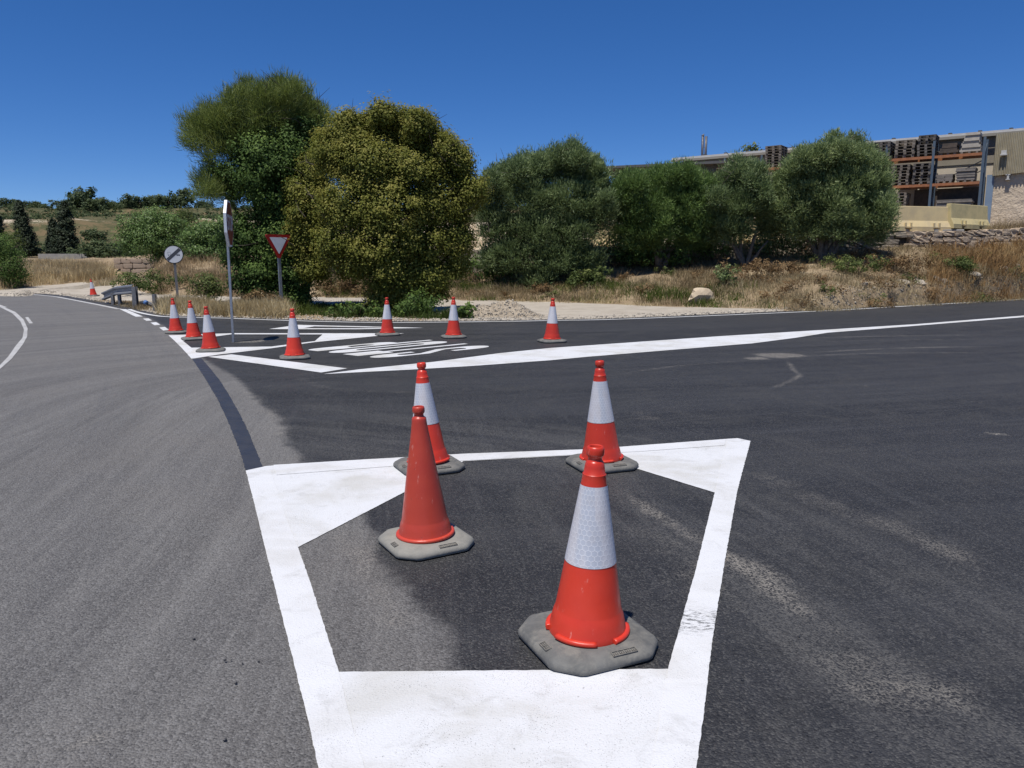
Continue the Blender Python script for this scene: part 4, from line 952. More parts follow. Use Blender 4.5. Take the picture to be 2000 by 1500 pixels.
# ------------------------------------------------------------------ foliage
def cols_to_xy(c, y): return (c - 1000) / F * y * 1.01
class Leaves:
    def __init__(s, seed): s.P = []; s.D = []; s.Nn = []; s.L = []; s.T = []; s.rg = np.random.default_rng(seed)
    def lobe(s, c, r, n, clump=0.32, per=42, L=(0.09, 0.15), up=0.25, inner=0.35, tipbias=0.0, flat=0.8, shell=(0.72, 1.02)):
        rg = s.rg; m = max(3, n // per); c = np.asarray(c, float); r = np.asarray(r, float)
        d = rg.normal(size=(m, 3)); d /= np.linalg.norm(d, axis=1)[:, None]
        rad = np.where(rg.random(m) < inner, rg.uniform(0.25, shell[0], m), rg.uniform(*shell, m))
        cc = c + d * r * rad[:, None]
        cr = clump * rg.uniform(0.6, 1.35, m)
        q = np.clip(rg.normal(size=(m, per, 3)), -1.7, 1.7) * 0.55; q *= (cr[:, None, None] * np.array([1, 1, flat]))
        P = (cc[:, None] + q).reshape(-1, 3)
        outw = (q / (cr[:, None, None]) * 0.8 + d[:, None] * 0.8 + rg.normal(size=q.shape) * 0.55); outw[..., 2] += up
        outw = outw.reshape(-1, 3); outw /= np.linalg.norm(outw, axis=1)[:, None] + 1e-9
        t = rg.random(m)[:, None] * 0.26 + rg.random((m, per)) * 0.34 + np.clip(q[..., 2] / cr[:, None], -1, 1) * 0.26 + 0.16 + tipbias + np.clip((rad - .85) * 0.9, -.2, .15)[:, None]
        s.P.append(P); s.Nn.append(outw); s.L.append(rg.uniform(L[0], L[1], len(P))); s.T.append(np.clip(t.ravel(), 0, 1))
    def mesh(s, name, aspect=0.5, needle=False):
        rg = s.rg; P = np.concatenate(s.P); Nn = np.concatenate(s.Nn); Ls = np.concatenate(s.L); T = np.concatenate(s.T); n = len(P)
        a = rg.normal(size=(n, 3))
        if needle:
            d = Nn + rg.normal(size=(n, 3)) * 0.25; d[:, 2] += 0.45
            d /= np.linalg.norm(d, axis=1)[:, None]; w = np.cross(d, a); w /= np.linalg.norm(w, axis=1)[:, None] + 1e-9
            V = np.stack([P - w * (Ls * aspect)[:, None] * .5, P + w * (Ls * aspect)[:, None] * .5, P + d * Ls[:, None]], 1).reshape(-1, 3)
            Fq = np.arange(n * 3).reshape(n, 3)
        else:
            d = np.cross(Nn, a); d /= np.linalg.norm(d, axis=1)[:, None] + 1e-9; w = np.cross(Nn, d)
            hl = (Ls * .5)[:, None]; hw = (Ls * aspect * .5)[:, None]
            V = np.stack([P - d * hl, P + w * hw + d * hl * .1, P + d * hl + Nn * hl * 0.15, P - w * hw + d * hl * .1], 1).reshape(-1, 3)
            Fq = np.arange(n * 4).reshape(n, 4)
        return big_mesh(name, V, Fq, fattrs=dict(tint=T))
def pxlobes(lv, lobes, Y, dens, dscale=0.85, yoff=0.0, **kw):
    """lobe = (photo x, photo y, rx, ry[, depth shift]) measured on the tree, at its real distance Y"""
    for lb in lobes:
        px, py, rx, ry = lb[:4]; dy_ = lb[4] if len(lb) > 4 else 0.0; yy = Y + dy_
        c = at(px, py, yy); k = yy / F; r = (rx * k, max(rx, ry) * k * dscale, ry * k)
        area = (r[0] * r[2] + r[0] * r[1] + r[1] * r[2])
        lv.lobe(c, r, int(area * dens), **kw)
def limbs(base, ends, r0, n=7, seed=0, wob=0.12):
    rg = random.Random(seed); mb = MB()
    for e, r1 in ends:
        b = Vector(base) + Vector((rg.uniform(-.1, .1), rg.uniform(-.1, .1), 0)) * r0 * 4; e = Vector(e); pts = []; L = (e - b).length
        for k in range(7):
            t = k / 6; p = b.lerp(e, t); p.z = b.z + (e.z - b.z) * (t ** 0.85)
            if 0 < k < 6: p += Vector((rg.uniform(-1, 1), rg.uniform(-1, 1), rg.uniform(-.3, .3))) * wob * L * 0.25
            pts.append(p)
        mb.tube(pts, [r0 + (r1 - r0) * (k / 6) ** 0.7 for k in range(7)], n)
    return mb
def twigs(mb, lobes, Y, n, seed, length=0.9, r=0.012):
    rg = random.Random(seed)
    for _ in range(n):
        lb = rg.choice(lobes); c = at(lb[0] + rg.uniform(-.7, .7) * lb[2], lb[1] + rg.uniform(-.7, .8) * lb[3], Y + rg.uniform(-.8, .8))
        d = Vector((rg.uniform(-1, 1), rg.uniform(-1, 1), rg.uniform(-.2, 1))).normalized() * length * rg.uniform(.5, 1.2)
        mid = c + d * .5 + Vector((rg.uniform(-.1, .1), rg.uniform(-.1, .1), rg.uniform(-.1, .1)))
        mb.tube([c, mid, c + d], [r, r * .8, r * .3], 4, cap=False)

def tree(name, label, base_px, Y, lobes, mat, dens, ends, r0, bark='bark', seed=1, aspect=0.5, needle=False, group=None, cat='tree', ntw=30, base_z=None, **kw):
    bx_ = at(base_px[0], base_px[1], Y).x; zb = tz(bx_, Y) if base_z is None else base_z
    t = empty(name, (0, 0, 0)); tag(t, label, cat, group)
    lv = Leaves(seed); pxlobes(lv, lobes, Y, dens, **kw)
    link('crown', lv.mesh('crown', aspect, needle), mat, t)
    mb = limbs((bx_, Y, zb - 0.15), [(at(ex, ey, Y + ed), er) for ex, ey, ed, er in ends], r0, seed=seed)
    twigs(mb, lobes, Y, ntw, seed + 5)
    mb.build('trunk', M[bark], t); return t

# tall pine with a leaning crown
PINE_UP = [(548, 205, 62, 50, .2), (478, 215, 55, 50, 0), (425, 250, 50, 42, -.3), (402, 238, 30, 26, -.3), (590, 235, 48, 52, .3), (510, 262, 80, 60, 0), (450, 300, 55, 46, -.3), (600, 290, 38, 60, .3), (433, 362, 40, 28, -.3), (412, 355, 22, 24, -.3), (462, 385, 40, 22, -.2), (540, 330, 70, 60, .4)]
_rp = random.Random(3)
for (px_, py_) in [(600, 185), (575, 168), (548, 160), (530, 170), (505, 185), (488, 165), (470, 180), (450, 185), (430, 200), (410, 215), (392, 225), (380, 240), (384, 262), (615, 205), (630, 225), (565, 185), (515, 200), (460, 205), (540, 200), (590, 210), (420, 235), (500, 225), (395, 345), (400, 365), (620, 250), (480, 240), (440, 225), (555, 230)]:
    PINE_UP.append((px_ + _rp.uniform(-5, 5), py_ + 14 + _rp.uniform(-6, 6), _rp.uniform(9, 14), _rp.uniform(20, 30), _rp.uniform(-1.6, 1.2)))
PINE_UP = [(a, b, c * (.84 if c > 30 else 1), d * (.84 if c > 30 else 1), e) for a, b, c, d, e in PINE_UP]
pine = tree('pine_tree', 'tall leaning pine with feathery upright tips behind the flowering tree', (585, 600), 25.0, PINE_UP, M['needle'], 4600,
     [(540, 190, .2, .03), (430, 250, -.2, .03), (420, 360, -.2, .03), (600, 260, .3, .03), (480, 300, 0, .04)], 0.17, seed=3, aspect=0.085, needle=True, clump=0.29, per=130, L=(0.12, 0.24), inner=0.22, up=0.5)
DARK = [(530, 330, 78, 70, -.3), (585, 300, 45, 70, 0), (470, 345, 45, 45, -.2), (600, 390, 40, 60, 0), (545, 400, 55, 45, -.2), (505, 300, 50, 36, -.4),
        (500, 455, 55, 46, -.3), (555, 470, 48, 60, -.2), (462, 480, 36, 50, -.2), (520, 520, 50, 50, -.3), (568, 545, 42, 50, -.2), (590, 480, 30, 80, .2), (490, 545, 44, 40, -.5), (585, 585, 24, 28, -.2)]
tree('broadleaf_tree', 'dark green broadleaf tree growing up through the pine beside the octagonal sign', (570, 602), 24.7, DARK, M['leaf_dark'], 3400,
     [(530, 330, 0, .03), (590, 320, .2, .03), (500, 440, -.2, .03), (560, 480, 0, .04), (575, 420, .3, .04)], 0.16, seed=4, clump=0.30, per=80, L=(0.06, 0.105), up=0.5, ntw=40, aspect=.6)
PRIV = [(690, 262, 62, 48), (745, 255, 45, 44, .2), (800, 258, 48, 46, .2), (655, 300, 55, 52, -.2), (840, 295, 48, 44, .1), (885, 320, 38, 46, .2), (612, 340, 42, 45, -.1), (720, 320, 80, 62, -.5), (800, 335, 80, 62, -.4),
        (620, 405, 52, 48, -.3), (690, 400, 75, 58, -.7), (770, 410, 80, 62, -.8), (850, 390, 60, 58, -.3), (905, 385, 30, 50, .2), (600, 465, 45, 46, -.3), (665, 475, 62, 46, -.6), (745, 480, 72, 52, -.8), (825, 470, 64, 52, -.5), (890, 455, 40, 56, 0),
        (618, 520, 42, 30, -.3), (690, 520, 48, 26, -.5), (765, 540, 58, 42, -.7), (835, 535, 56, 40, -.4), (885, 515, 34, 34, 0), (745, 585, 42, 26, -.5), (800, 575, 44, 28, -.4), (850, 570, 34, 20, -.2)]
PRIV = [(l[0], l[1], l[2] * .84, l[3] * .84, *(l[4:] or (0,))) for l in PRIV]
_rp = random.Random(8)
for k in range(34):
    a_ = R(_rp.uniform(-10, 190)); PRIV.append((752 + 178 * math.cos(a_) * _rp.uniform(.82, 1), 395 - 180 * math.sin(a_) * _rp.uniform(.8, 1.0), _rp.uniform(14, 26), _rp.uniform(14, 26), _rp.uniform(-.8, 1.0)))
PRIV = [(a, b, c, d, e + (1.1 if a < 650 else 0)) for a, b, c, d, e in PRIV]
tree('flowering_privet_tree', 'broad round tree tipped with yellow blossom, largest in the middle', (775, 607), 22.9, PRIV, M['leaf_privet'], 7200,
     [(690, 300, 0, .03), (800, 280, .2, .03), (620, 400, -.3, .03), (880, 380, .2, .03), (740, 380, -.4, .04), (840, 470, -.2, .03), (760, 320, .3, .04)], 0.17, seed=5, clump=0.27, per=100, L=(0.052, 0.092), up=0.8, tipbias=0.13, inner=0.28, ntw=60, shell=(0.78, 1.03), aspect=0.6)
OL = dict(clump=0.28, per=115, L=(0.085, 0.165), aspect=0.24, needle=True, up=0.45, inner=0.40, ntw=45)
def plumes(lobes, outline, seed, r=(8, 15), h=(12, 24)):
    rg_ = random.Random(seed); out = [(l[0], l[1], l[2] * .88, l[3] * .88, *(l[4:] or (0,))) for l in lobes]
    for (a, b), (c, d) in zip(outline, outline[1:]):
        for k in range(4):
            t = rg_.random(); out.append((a + (c - a) * t + rg_.uniform(-5, 5), b + (d - b) * t + rg_.uniform(0, 22), rg_.uniform(*r), rg_.uniform(*h), rg_.uniform(-1.2, .8)))
    return out
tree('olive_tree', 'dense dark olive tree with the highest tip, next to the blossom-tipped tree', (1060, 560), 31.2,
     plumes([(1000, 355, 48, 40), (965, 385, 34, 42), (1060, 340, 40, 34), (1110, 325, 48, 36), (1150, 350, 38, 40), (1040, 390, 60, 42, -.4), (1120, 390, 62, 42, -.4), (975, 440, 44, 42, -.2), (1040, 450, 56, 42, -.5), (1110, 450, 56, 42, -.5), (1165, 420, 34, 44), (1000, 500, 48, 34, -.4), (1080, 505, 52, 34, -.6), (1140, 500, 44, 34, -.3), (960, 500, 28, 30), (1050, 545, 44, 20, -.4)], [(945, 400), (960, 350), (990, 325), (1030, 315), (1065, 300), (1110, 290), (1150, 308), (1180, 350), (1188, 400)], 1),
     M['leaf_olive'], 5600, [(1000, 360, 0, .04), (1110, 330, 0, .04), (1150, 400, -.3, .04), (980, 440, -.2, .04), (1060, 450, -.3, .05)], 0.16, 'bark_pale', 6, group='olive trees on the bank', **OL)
tree('olive_tree', 'flat-topped green olive tree below the dark canopy roof', (1290, 505), 31.6,
     plumes([(1240, 366, 42, 32), (1290, 358, 50, 30), (1340, 362, 44, 30), (1380, 375, 28, 34), (1215, 395, 34, 40, -.2), (1270, 395, 56, 38, -.5), (1335, 395, 54, 38, -.5), (1240, 440, 44, 34, -.4), (1300, 440, 50, 34, -.6), (1350, 435, 42, 34, -.3), (1260, 470, 40, 18, -.4), (1345, 465, 36, 20, -.3)], [(1200, 385), (1225, 350), (1270, 336), (1330, 334), (1370, 346), (1395, 372)], 2),
     M['leaf_olive2'], 5600, [(1240, 370, 0, .04), (1330, 360, 0, .04), (1290, 400, -.3, .05), (1360, 420, 0, .03)], 0.14, 'bark_pale', 7, group='olive trees on the bank', **OL)
tree('olive_tree', 'narrow loose olive tree with bare leaning limbs, third along the bank', (1455, 498), 31.4,
     plumes([(1445, 345, 40, 32), (1415, 370, 34, 34), (1478, 370, 36, 34), (1440, 400, 48, 34, -.4), (1490, 410, 36, 32, -.2), (1405, 420, 34, 30, -.2), (1430, 445, 40, 28, -.4), (1500, 440, 24, 24), (1400, 455, 26, 18)], [(1395, 385), (1415, 345), (1445, 322), (1480, 340), (1505, 380)], 3),
     M['leaf_olive'], 5600, [(1445, 350, 0, .03), (1410, 400, -.2, .03), (1490, 400, 0, .03), (1500, 470, -.3, .025), (1420, 450, -.3, .03)], 0.11, 'bark_pale', 8, group='olive trees on the bank', **OL)
tree('olive_tree', 'large silvery olive tree in front of the pallet racks', (1605, 495), 31.2,
     plumes([(1572, 324, 38, 32), (1620, 310, 50, 32), (1680, 318, 46, 34), (1635, 290, 24, 16), (1540, 362, 34, 34), (1702, 350, 30, 44), (1590, 355, 58, 40, -.4), (1660, 360, 60, 42, -.5), (1550, 400, 48, 38, -.3), (1615, 405, 58, 38, -.6), (1685, 405, 50, 40, -.4), (1704, 410, 24, 40), (1570, 440, 42, 30, -.3), (1640, 445, 56, 30, -.5), (1700, 450, 36, 28, -.2), (1540, 440, 28, 24)], [(1530, 360), (1548, 318), (1582, 298), (1625, 280), (1680, 288), (1708, 312), (1726, 360), (1726, 420)], 4),
     M['leaf_olive'], 5600, [(1560, 330, 0, .04), (1640, 310, 0, .04), (1700, 370, 0, .04), (1600, 400, -.4, .05), (1680, 440, -.3, .03), (1550, 420, 0, .03)], 0.16, 'bark_pale', 9, group='olive trees on the bank', **OL)
# left background trees
tree('olive_tree', 'rounded grey-green tree standing over the block wall at left', (318, 535), 44.0,
     [(265, 440, 30, 26), (300, 430, 38, 24), (335, 445, 30, 28), (255, 475, 28, 24), (295, 470, 44, 30, -.4), (335, 480, 28, 24), (322, 503, 24, 16)],
     M['leaf_olive2'], 1500, [(265, 450, 0, .03), (310, 440, 0, .04), (335, 460, 0, .03)], 0.16, 'bark', 10, clump=0.38, per=46, L=(0.075, 0.13), up=0.4, inner=.35, ntw=20, aspect=.6)
tree('shrub_tree', 'olive-green bushy tree half hidden left of the octagonal sign', (400, 530), 40.0,
     [(395, 455, 34, 26), (425, 470, 30, 30), (375, 480, 24, 24), (410, 495, 34, 26, -.3), (440, 450, 22, 24)],
     M['leaf_olive2'], 1300, [(395, 460, 0, .03), (430, 470, 0, .03), (370, 480, 0, .03)], 0.10, 'bark', 12, clump=0.36, per=46, L=(0.09, 0.16), up=0.4, ntw=20)
tree('shrub_tree', 'yellow-green leafy tree rising behind the rounded tree and disc sign', (352, 500), 62.0,
     [(350, 425, 22, 20), (365, 440, 18, 18), (340, 445, 18, 16)], M['leaf_bush'], 170, [(350, 430, 0, .03)], 0.12, 'bark', 13, clump=0.5, per=40, L=(0.16, 0.28), ntw=8)
tree('roadside_bush', 'big dark green bush at the left picture edge', (15, 560), 39.5,
     [(5, 490, 34, 34), (-25, 500, 34, 40), (30, 515, 24, 26), (8, 530, 40, 28, -.4), (40, 540, 16, 14), (-30, 545, 30, 24)],
     M['leaf_dark'], 1600, [(5, 500, 0, .03), (30, 515, 0, .02), (-20, 500, 0, .02)], 0.08, 'bark', 14, cat='bush', clump=0.34, per=46, L=(0.06, 0.11), up=0.4, ntw=10)
tree('pale_bush', 'fresh green bush between the picture edge and the slim cypress', (25, 490), 60.0,
     [(22, 470, 20, 22), (38, 480, 14, 14), (5, 475, 18, 20)], M['leaf_bush'], 150, [(22, 475, 0, .03)], 0.08, 'bark', 15, cat='bush', clump=0.45, per=40, L=(0.15, 0.27), ntw=5)
def cypress(label, px, ytop, ybot, wpx, Y, seed, lean=0):
    t = empty('cypress_tree', (0, 0, 0)); tag(t, label, 'tree', 'dark cypresses below the hill'); lv = Leaves(seed)
    for k in range(9):
        f = k / 8; py = ytop + (ybot - ytop) * (0.04 + 0.92 * f); w = wpx * (0.16 + 0.84 * f ** 0.75) * (1 if f < .85 else .9)
        c = at(px + lean * (f - .5), py, Y); k_ = Y / F; lv.lobe(c, (w * k_, w * k_, (ybot - ytop) / 12 * k_ * 1.3), int(1700 * (0.25 + f)), clump=0.35, per=30, L=(0.18, 0.36), inner=0.2, up=0.7)
    link('crown', lv.mesh('crown', 0.45), M['leaf_cypress'], t)
    b = at(px, ybot, Y); MB().tube([(b.x, Y, tz(b.x, Y) - .3), at(px, ytop + 20, Y)], [0.16, 0.03], 6).build('trunk', M['bark'], t)
cypress('slim dark cypress leaning slightly at far left', 46, 397, 492, 20, 95, 21, 18)
cypress('tall wide dark cypress, taller of the left pair', 127, 399, 496, 27, 92, 22)
cypress('short dark cypress hugging the wide cypress', 103, 430, 494, 11, 94, 23)
cypress('dark cypress tip cut by the left picture edge', -6, 418, 480, 14, 100, 24)
# bush prototypes for the hill
HB = []
for k in range(3):
    lv = Leaves(40 + k); rg = random.Random(k)
    for j in range(5): lv.lobe((rg.uniform(-.55, .55), rg.uniform(-.5, .5), 0.75 + rg.uniform(-.2, .35)), (0.62, 0.6, 0.5), 330, clump=0.2, per=22, L=(0.09, 0.19), up=.4)
    HB.append(lv.mesh('crown', 0.6)); HB[-1].materials.append(M['leaf_hill'])
TRK = MB().tube([(0, 0, -.4), (0.04, 0, .4), (0, .03, .9)], [.09, .07, .03], 6).mesh('trunk'); TRK.materials.append(M['bark'])
def hill_tree(px, Y, s, label, sx=1.0, k=0, name='hillside_tree'):
    x = cols_to_xy(px, Y); z = tz(x, Y); t = empty(name, (x, Y, z - 0.34 * s), px * 0.7); t.scale = (s * sx, s * sx, s); tag(t, label, 'tree', 'trees dotted over the far hill')
    link('crown', HB[k % 3], None, t); link('trunk', TRK, None, t); return t
rg = random.Random(5)
SKY = [(8, 236, 2.6), (16, 228, 3.4), (56, 232, 3.0), (68, 240, 2.6), (82, 236, 3.2), (98, 230, 2.2), (112, 240, 2.8), (150, 235, 3.0), (160, 228, 2.6), (200, 228, 3.6), (214, 222, 3.4), (228, 225, 2.8), (243, 232, 3.2), (258, 236, 3.0), (274, 230, 3.0), (286, 236, 2.6), (298, 226, 3.8), (318, 232, 3.2), (332, 228, 3.6), (352, 224, 3.2), (420, 236, 2.8), (412, 230, 2.2)]
ORD = 'first second third fourth fifth sixth seventh eighth ninth tenth eleventh twelfth thirteenth fourteenth fifteenth sixteenth seventeenth eighteenth nineteenth twentieth twenty-first twenty-second'.split()
for i, (px, Y, s) in enumerate(sorted(SKY)): hill_tree(px, Y, s, ORD[i] + ' scrub tree from the left along the far hill crest', 1.15, i)
hill_tree(184, 226, 6.0, 'tallest tree on the hill crest, with a wide dark top', 0.95, 1); hill_tree(375, 226, 5.0, 'round dark tree on the bare shoulder of the hill crest', 0.95, 2)
MID = [(208, 146, 2.2), (225, 128, 1.5), (185, 84, 1.4), (205, 80, 1.7), (168, 86, 1.0), (380, 96, 3.0), (420, 110, 3.4), (455, 120, 3.6), (440, 90, 3.0), (240, 108, 2.0), (150, 176, 1.8), (80, 100, 1.2), (20, 150, 1.8), (395, 150, 3.0)]
for i, (px, Y, s) in enumerate(sorted(MID)): hill_tree(px, Y, s, ORD[i] + ' green scrub tree from the left on the lower hillside', 1.2, i)
# scrub cover on the hill
lv = Leaves(60); rgn = np.random.default_rng(60)
for k in range(1700):
    Yb = rgn.choice([rgn.uniform(105, 140), rgn.uniform(163, 238), rgn.uniform(165, 238)]); px = rgn.uniform(-120, 620); x = cols_to_xy(px, Yb)
    s = rgn.uniform(0.5, 1.3)
    lv.lobe((x, Yb, tz(x, Yb) + 0.3 * s), (s * 1.2, s, s * 0.6), 60, clump=0.35 * s, per=20, L=(0.22, 0.42), up=.5, tipbias=rgn.uniform(-.15, .2))
tag(link('hill_scrub', lv.mesh('hill_scrub', 0.6), M['leaf_hill']), 'low dark scrub covering the far hill', 'scrub', kind='stuff')

# ------------------------------------------------------------------ grass and weeds
def blades(name, pts, h, mat, label, per=9, spread=0.10, lean=0.5, width=0.012, kind='stuff', cat='grass', tb=0.0, curl=0.5, seed=1):
    rg = np.random.default_rng(seed); n = len(pts); P = np.repeat(pts, per, 0); pn = np.clip((fbm(pts[:, 0] * .9, pts[:, 1] * .9, seed + 3) - .25) * 2.2, 0, 1); H = np.repeat(h * (.45 + .95 * pn), per) * rg.uniform(.45, 1.15, n * per); N_ = len(P)
    P = P + np.column_stack([rg.normal(0, spread, (N_, 2)), np.zeros(N_) - 0.03])
    a = rg.uniform(0, 2 * np.pi, N_); ln = np.abs(rg.normal(0, lean, N_)); dirv = np.column_stack([np.cos(a) * ln, np.sin(a) * ln, np.ones(N_)])
    dirv /= np.linalg.norm(dirv, axis=1)[:, None]; mid = P + dirv * (H * .55)[:, None]
    d2 = dirv + np.column_stack([np.cos(a), np.sin(a), -0.5 * np.ones(N_)]) * curl * rg.uniform(0, 1, N_)[:, None]; d2 /= np.linalg.norm(d2, axis=1)[:, None]
    tip = mid + d2 * (H * .5)[:, None]; b = rg.uniform(0, 2 * np.pi, N_); w = np.column_stack([np.cos(b), np.sin(b), np.zeros(N_)]) * (width * rg.uniform(.6, 1.4, N_))[:, None]
    V = np.stack([P - w * .5, P + w * .5, mid + w * .4, mid - w * .4, tip], 1).reshape(-1, 3); i = np.arange(N_)[:, None] * 5
    Fq = np.concatenate([i + np.array([[0, 1, 2]]), i + np.array([[0, 2, 3]]), i + np.array([[3, 2, 4]])], 1).reshape(-1, 3)
    t = np.repeat(np.clip(np.repeat(rg.random(n) * .3 + (fbm(pts[:, 0] * .6, pts[:, 1] * .6, seed + 8) - .47) * 1.1 + .1, per) + rg.random(N_) * .5 + tb, 0, 1), 3)
    o = link(name, big_mesh(name, V, Fq, fattrs=dict(tint=t)), mat)
    if label: tag(o, label, cat, kind=kind)
    return o
def region(n, poly_c, dmin, dmax, seed, keep=None):
    """random ground points between two distance curves given per bearing column"""
    rg = np.random.default_rng(seed); c = rg.uniform(poly_c[0], poly_c[-1], n); a = np.interp(c, poly_c, dmin); b = np.interp(c, poly_c, dmax); y = a + (b - a) * rg.random(n); x = cols_to_xy(c, y)
    m = np.ones(n, bool)
    if keep is not None: m = keep(x, y, rg)
    x, y = x[m], y[m]; return np.column_stack([x, y, terrain(x, y)])
nz = lambda th, sc, sd: (lambda x, y, rg: (fbm(x * sc, y * sc, sd) + rg.normal(0, .05, len(x))) > th)
footc = tc.tolist(); foot_d = TD[:, 0].tolist()
def fd(c): return [float(np.interp(k, tc, TD[:, 0])) for k in c]
def wd_(c): return [float(np.interp(k, tc, TD[:, 2])) for k in c]
# left dry field
cL = [-300, 0, 60, 170, 235]
blades('dry_field_grass', region(6500, cL, [d + .2 for d in fd(cL)], [62, 60, 64, 66, 48], 71), 0.62, M['straw'], 'tall straw-coloured dry grass covering the field at left', per=9, spread=.16, lean=.28, width=.022, seed=71)
cM = [318, 340, 420, 560, 660]
blades('dry_bank_grass', region(3600, cM, [d + .1 for d in fd(cM)], [44.5, 43, 42, 38, 35], 72, nz(.40, .6, 5)), 0.42, M['weeds'], 'brownish dry weeds on the slope behind the round sign', per=9, spread=.16, lean=.5, width=.018, seed=72)
# roadside strip at the signs
def rdist(c):
    out = []
    for k in c:
        yy = np.arange(12, 60, .05); xx = cols_to_xy(k, yy); d, s, _ = polydist(np.stack([xx, yy], 1), BND); out.append(float(yy[np.argmax(d * s > 0)]))
    return out
cS = [185, 240, 300, 340, 420, 520, 600, 700, 800]
rS = rdist(cS)
blades('verge_grass', region(3600, [328, 350, 420, 500, 560], [r + .3 for r in rdist([328, 350, 420, 500, 560])], [26.5, 26.5, 25.0, 24, 23.4], 73, nz(.36, .8, 15)), 0.42, M['straw'], 'pale dry grass along the road edge by the sign posts', per=10, spread=.12, lean=.45, width=.013, seed=73, tb=.05)
blades('guardrail_grass', region(900, [195, 240, 300], [r + .25 for r in rdist([195, 240, 300])], [29.5, 28.5, 27], 74, nz(.42, .9, 25)), 0.17, M['weeds'], 'short dry weeds round the guardrail posts', per=9, spread=.12, lean=.5, width=.013, seed=74)
blades('shade_weeds', region(1500, [520, 600, 700, 800, 900], [r + .45 for r in rdist([520, 600, 700, 800, 900])], [25.8, 26, 25.6, 24, 20.5], 75, nz(.40, .9, 35)), 0.30, M['greenweed'], 'weeds tinted dark to deepen the shade under the flowering tree', per=9, spread=.12, lean=.6, width=.016, seed=75, tb=-.25)  # tint lowered so the weeds deepen the tree's shade
# right bank
cB = [640, 760, 900, 1050, 1150, 1300, 1450, 1600, 1750, 1870, 2000, 2150]
blades('bank_weeds', region(9500, cB, [d + .15 for d in fd(cB)], [d - .1 for d in wd_(cB)], 76, nz(.34, .55, 45)), 0.34, M['weeds'], 'tangled dry brown weeds covering the bank', per=10, spread=.16, lean=.95, width=.014, seed=76, curl=.9)
blades('bank_straw', region(3200, cB, [d - .25 for d in fd(cB)], [d + 2.2 for d in fd(cB)], 77, nz(.46, .7, 55)), 0.24, M['straw'], 'pale dry grass along the foot of the bank', per=9, spread=.14, lean=.8, width=.012, seed=77, curl=.8)
cG = [640, 800, 900, 1050, 1150, 1300, 1500]
blades('bank_greenery', region(2000, cG, [d + .1 for d in fd(cG)], [d + 2.6 for d in fd(cG)], 78, nz(.47, .8, 65)), 0.36, M['greenweed'], 'green weeds growing low on the bank under the olive trees', per=10, spread=.15, lean=.6, width=.020, seed=78)
cR = [1800, 1870, 2000, 2150]
blades('rusty_weeds', region(1500, cR, [d + 1.2 for d in fd(cR)], [d - .05 for d in wd_(cR)], 79, nz(.40, .5, 75)), 0.55, M['rust_weeds'], 'tall rust-coloured dry grass at the right end of the bank', per=10, spread=.16, lean=.55, width=.016, seed=79)
blades('yard_weeds', region(700, [1850, 1920, 2000, 2150], [35.2, 35.4, 36.2, 39], [36.6, 37, 37.5, 41], 80), 0.8, M['weeds'], 'pale dry stalks on the yard edge beside the yellow barrier', per=8, spread=.15, lean=.3, width=.014, seed=80)
def small_shrub(name, label, px, py, Y, w, h, mat, n, seed, L=(.05, .12), cat='shrub', blad=False, aspect=.5):
    x = at(px, py, Y).x; z = tz(x, Y); t = empty(name, (x, Y, z)); tag(t, label, cat); lv = Leaves(seed)
    rg_ = random.Random(seed)
    for k in range(4): lv.lobe((rg_.uniform(-.45, .45) * w, rg_.uniform(-.3, .3) * w, h * rg_.uniform(.4, .62)), (w * .45, w * .4, h * .42), n // 4, clump=min(w, h) * .22, per=30, L=L, up=.4)
    link('foliage', lv.mesh('foliage', aspect), mat, t)
    mb = MB()
    for k in range(7):
        a = rg_.uniform(0, 6.28); mb.tube([(0, 0, -.1), (math.cos(a) * w * .2, math.sin(a) * w * .2, h * .45), (math.cos(a) * w * .42, math.sin(a) * w * .36, h * .85)], [.014, .01, .004], 4, cap=False)
    mb.build('stems', M['bark'], t); return t
small_shrub('dry_shrub', 'dry reddish-brown shrub at the road edge right of the octagonal sign post', 515, 595, 22.6, .95, .62, M['dryleaf'], 1700, 91)
small_shrub('verge_shrub', 'green shrub in the dry grass left of the octagonal sign post', 400, 560, 27.5, 1.1, .95, M['leaf_bush'], 2200, 92)
small_shrub('ivy_shrub', 'yellow-green creeper mound below the rounded tree', 318, 560, 33.5, 2.6, 1.0, M['leaf_bush'], 2600, 93, L=(.07, .15))
small_shrub('dry_shrub', 'brown dead shrub on the bank seen under the flowering tree', 665, 560, 31.8, 2.2, .75, M['dryleaf'], 2000, 94, L=(.07, .15))
small_shrub('bank_shrub', 'bright green plant under the dense olive tree', 1155, 540, 29.6, 1.3, .8, M['leaf_bush'], 1800, 95, L=(.07, .15))
small_shrub('bank_shrub', 'thin dark green plant right of the pale boulder', 1420, 560, 27.2, .55, .85, M['leaf_olive'], 900, 96)
small_shrub('bank_shrub', 'grey-green bush low on the bank near the right rocks', 1865, 555, 30.6, .95, .75, M['leaf_bush'], 1700, 97)
small_shrub('bank_shrub', 'olive-brown bush on the bank below the yellow barriers', 1675, 530, 28.6, 1.7, .7, M['leaf_bush'], 1600, 98)
small_shrub('dry_shrub', 'dark brown tangled bush beside the olive-brown bush', 1745, 525, 29.6, 1.9, .75, M['dryleaf'], 1900, 99)
small_shrub('dry_shrub', 'grey-brown dead bush below the narrow olive tree', 1500, 530, 28.6, 2.4, .7, M['dryleaf'], 1900, 100)
small_shrub('verge_plant', 'small dark leafy plant at the gravel edge behind the cones', 906, 608, 20.4, .42, .36, M['leaf_dark'], 320, 101, L=(.06, .14), cat='plant')
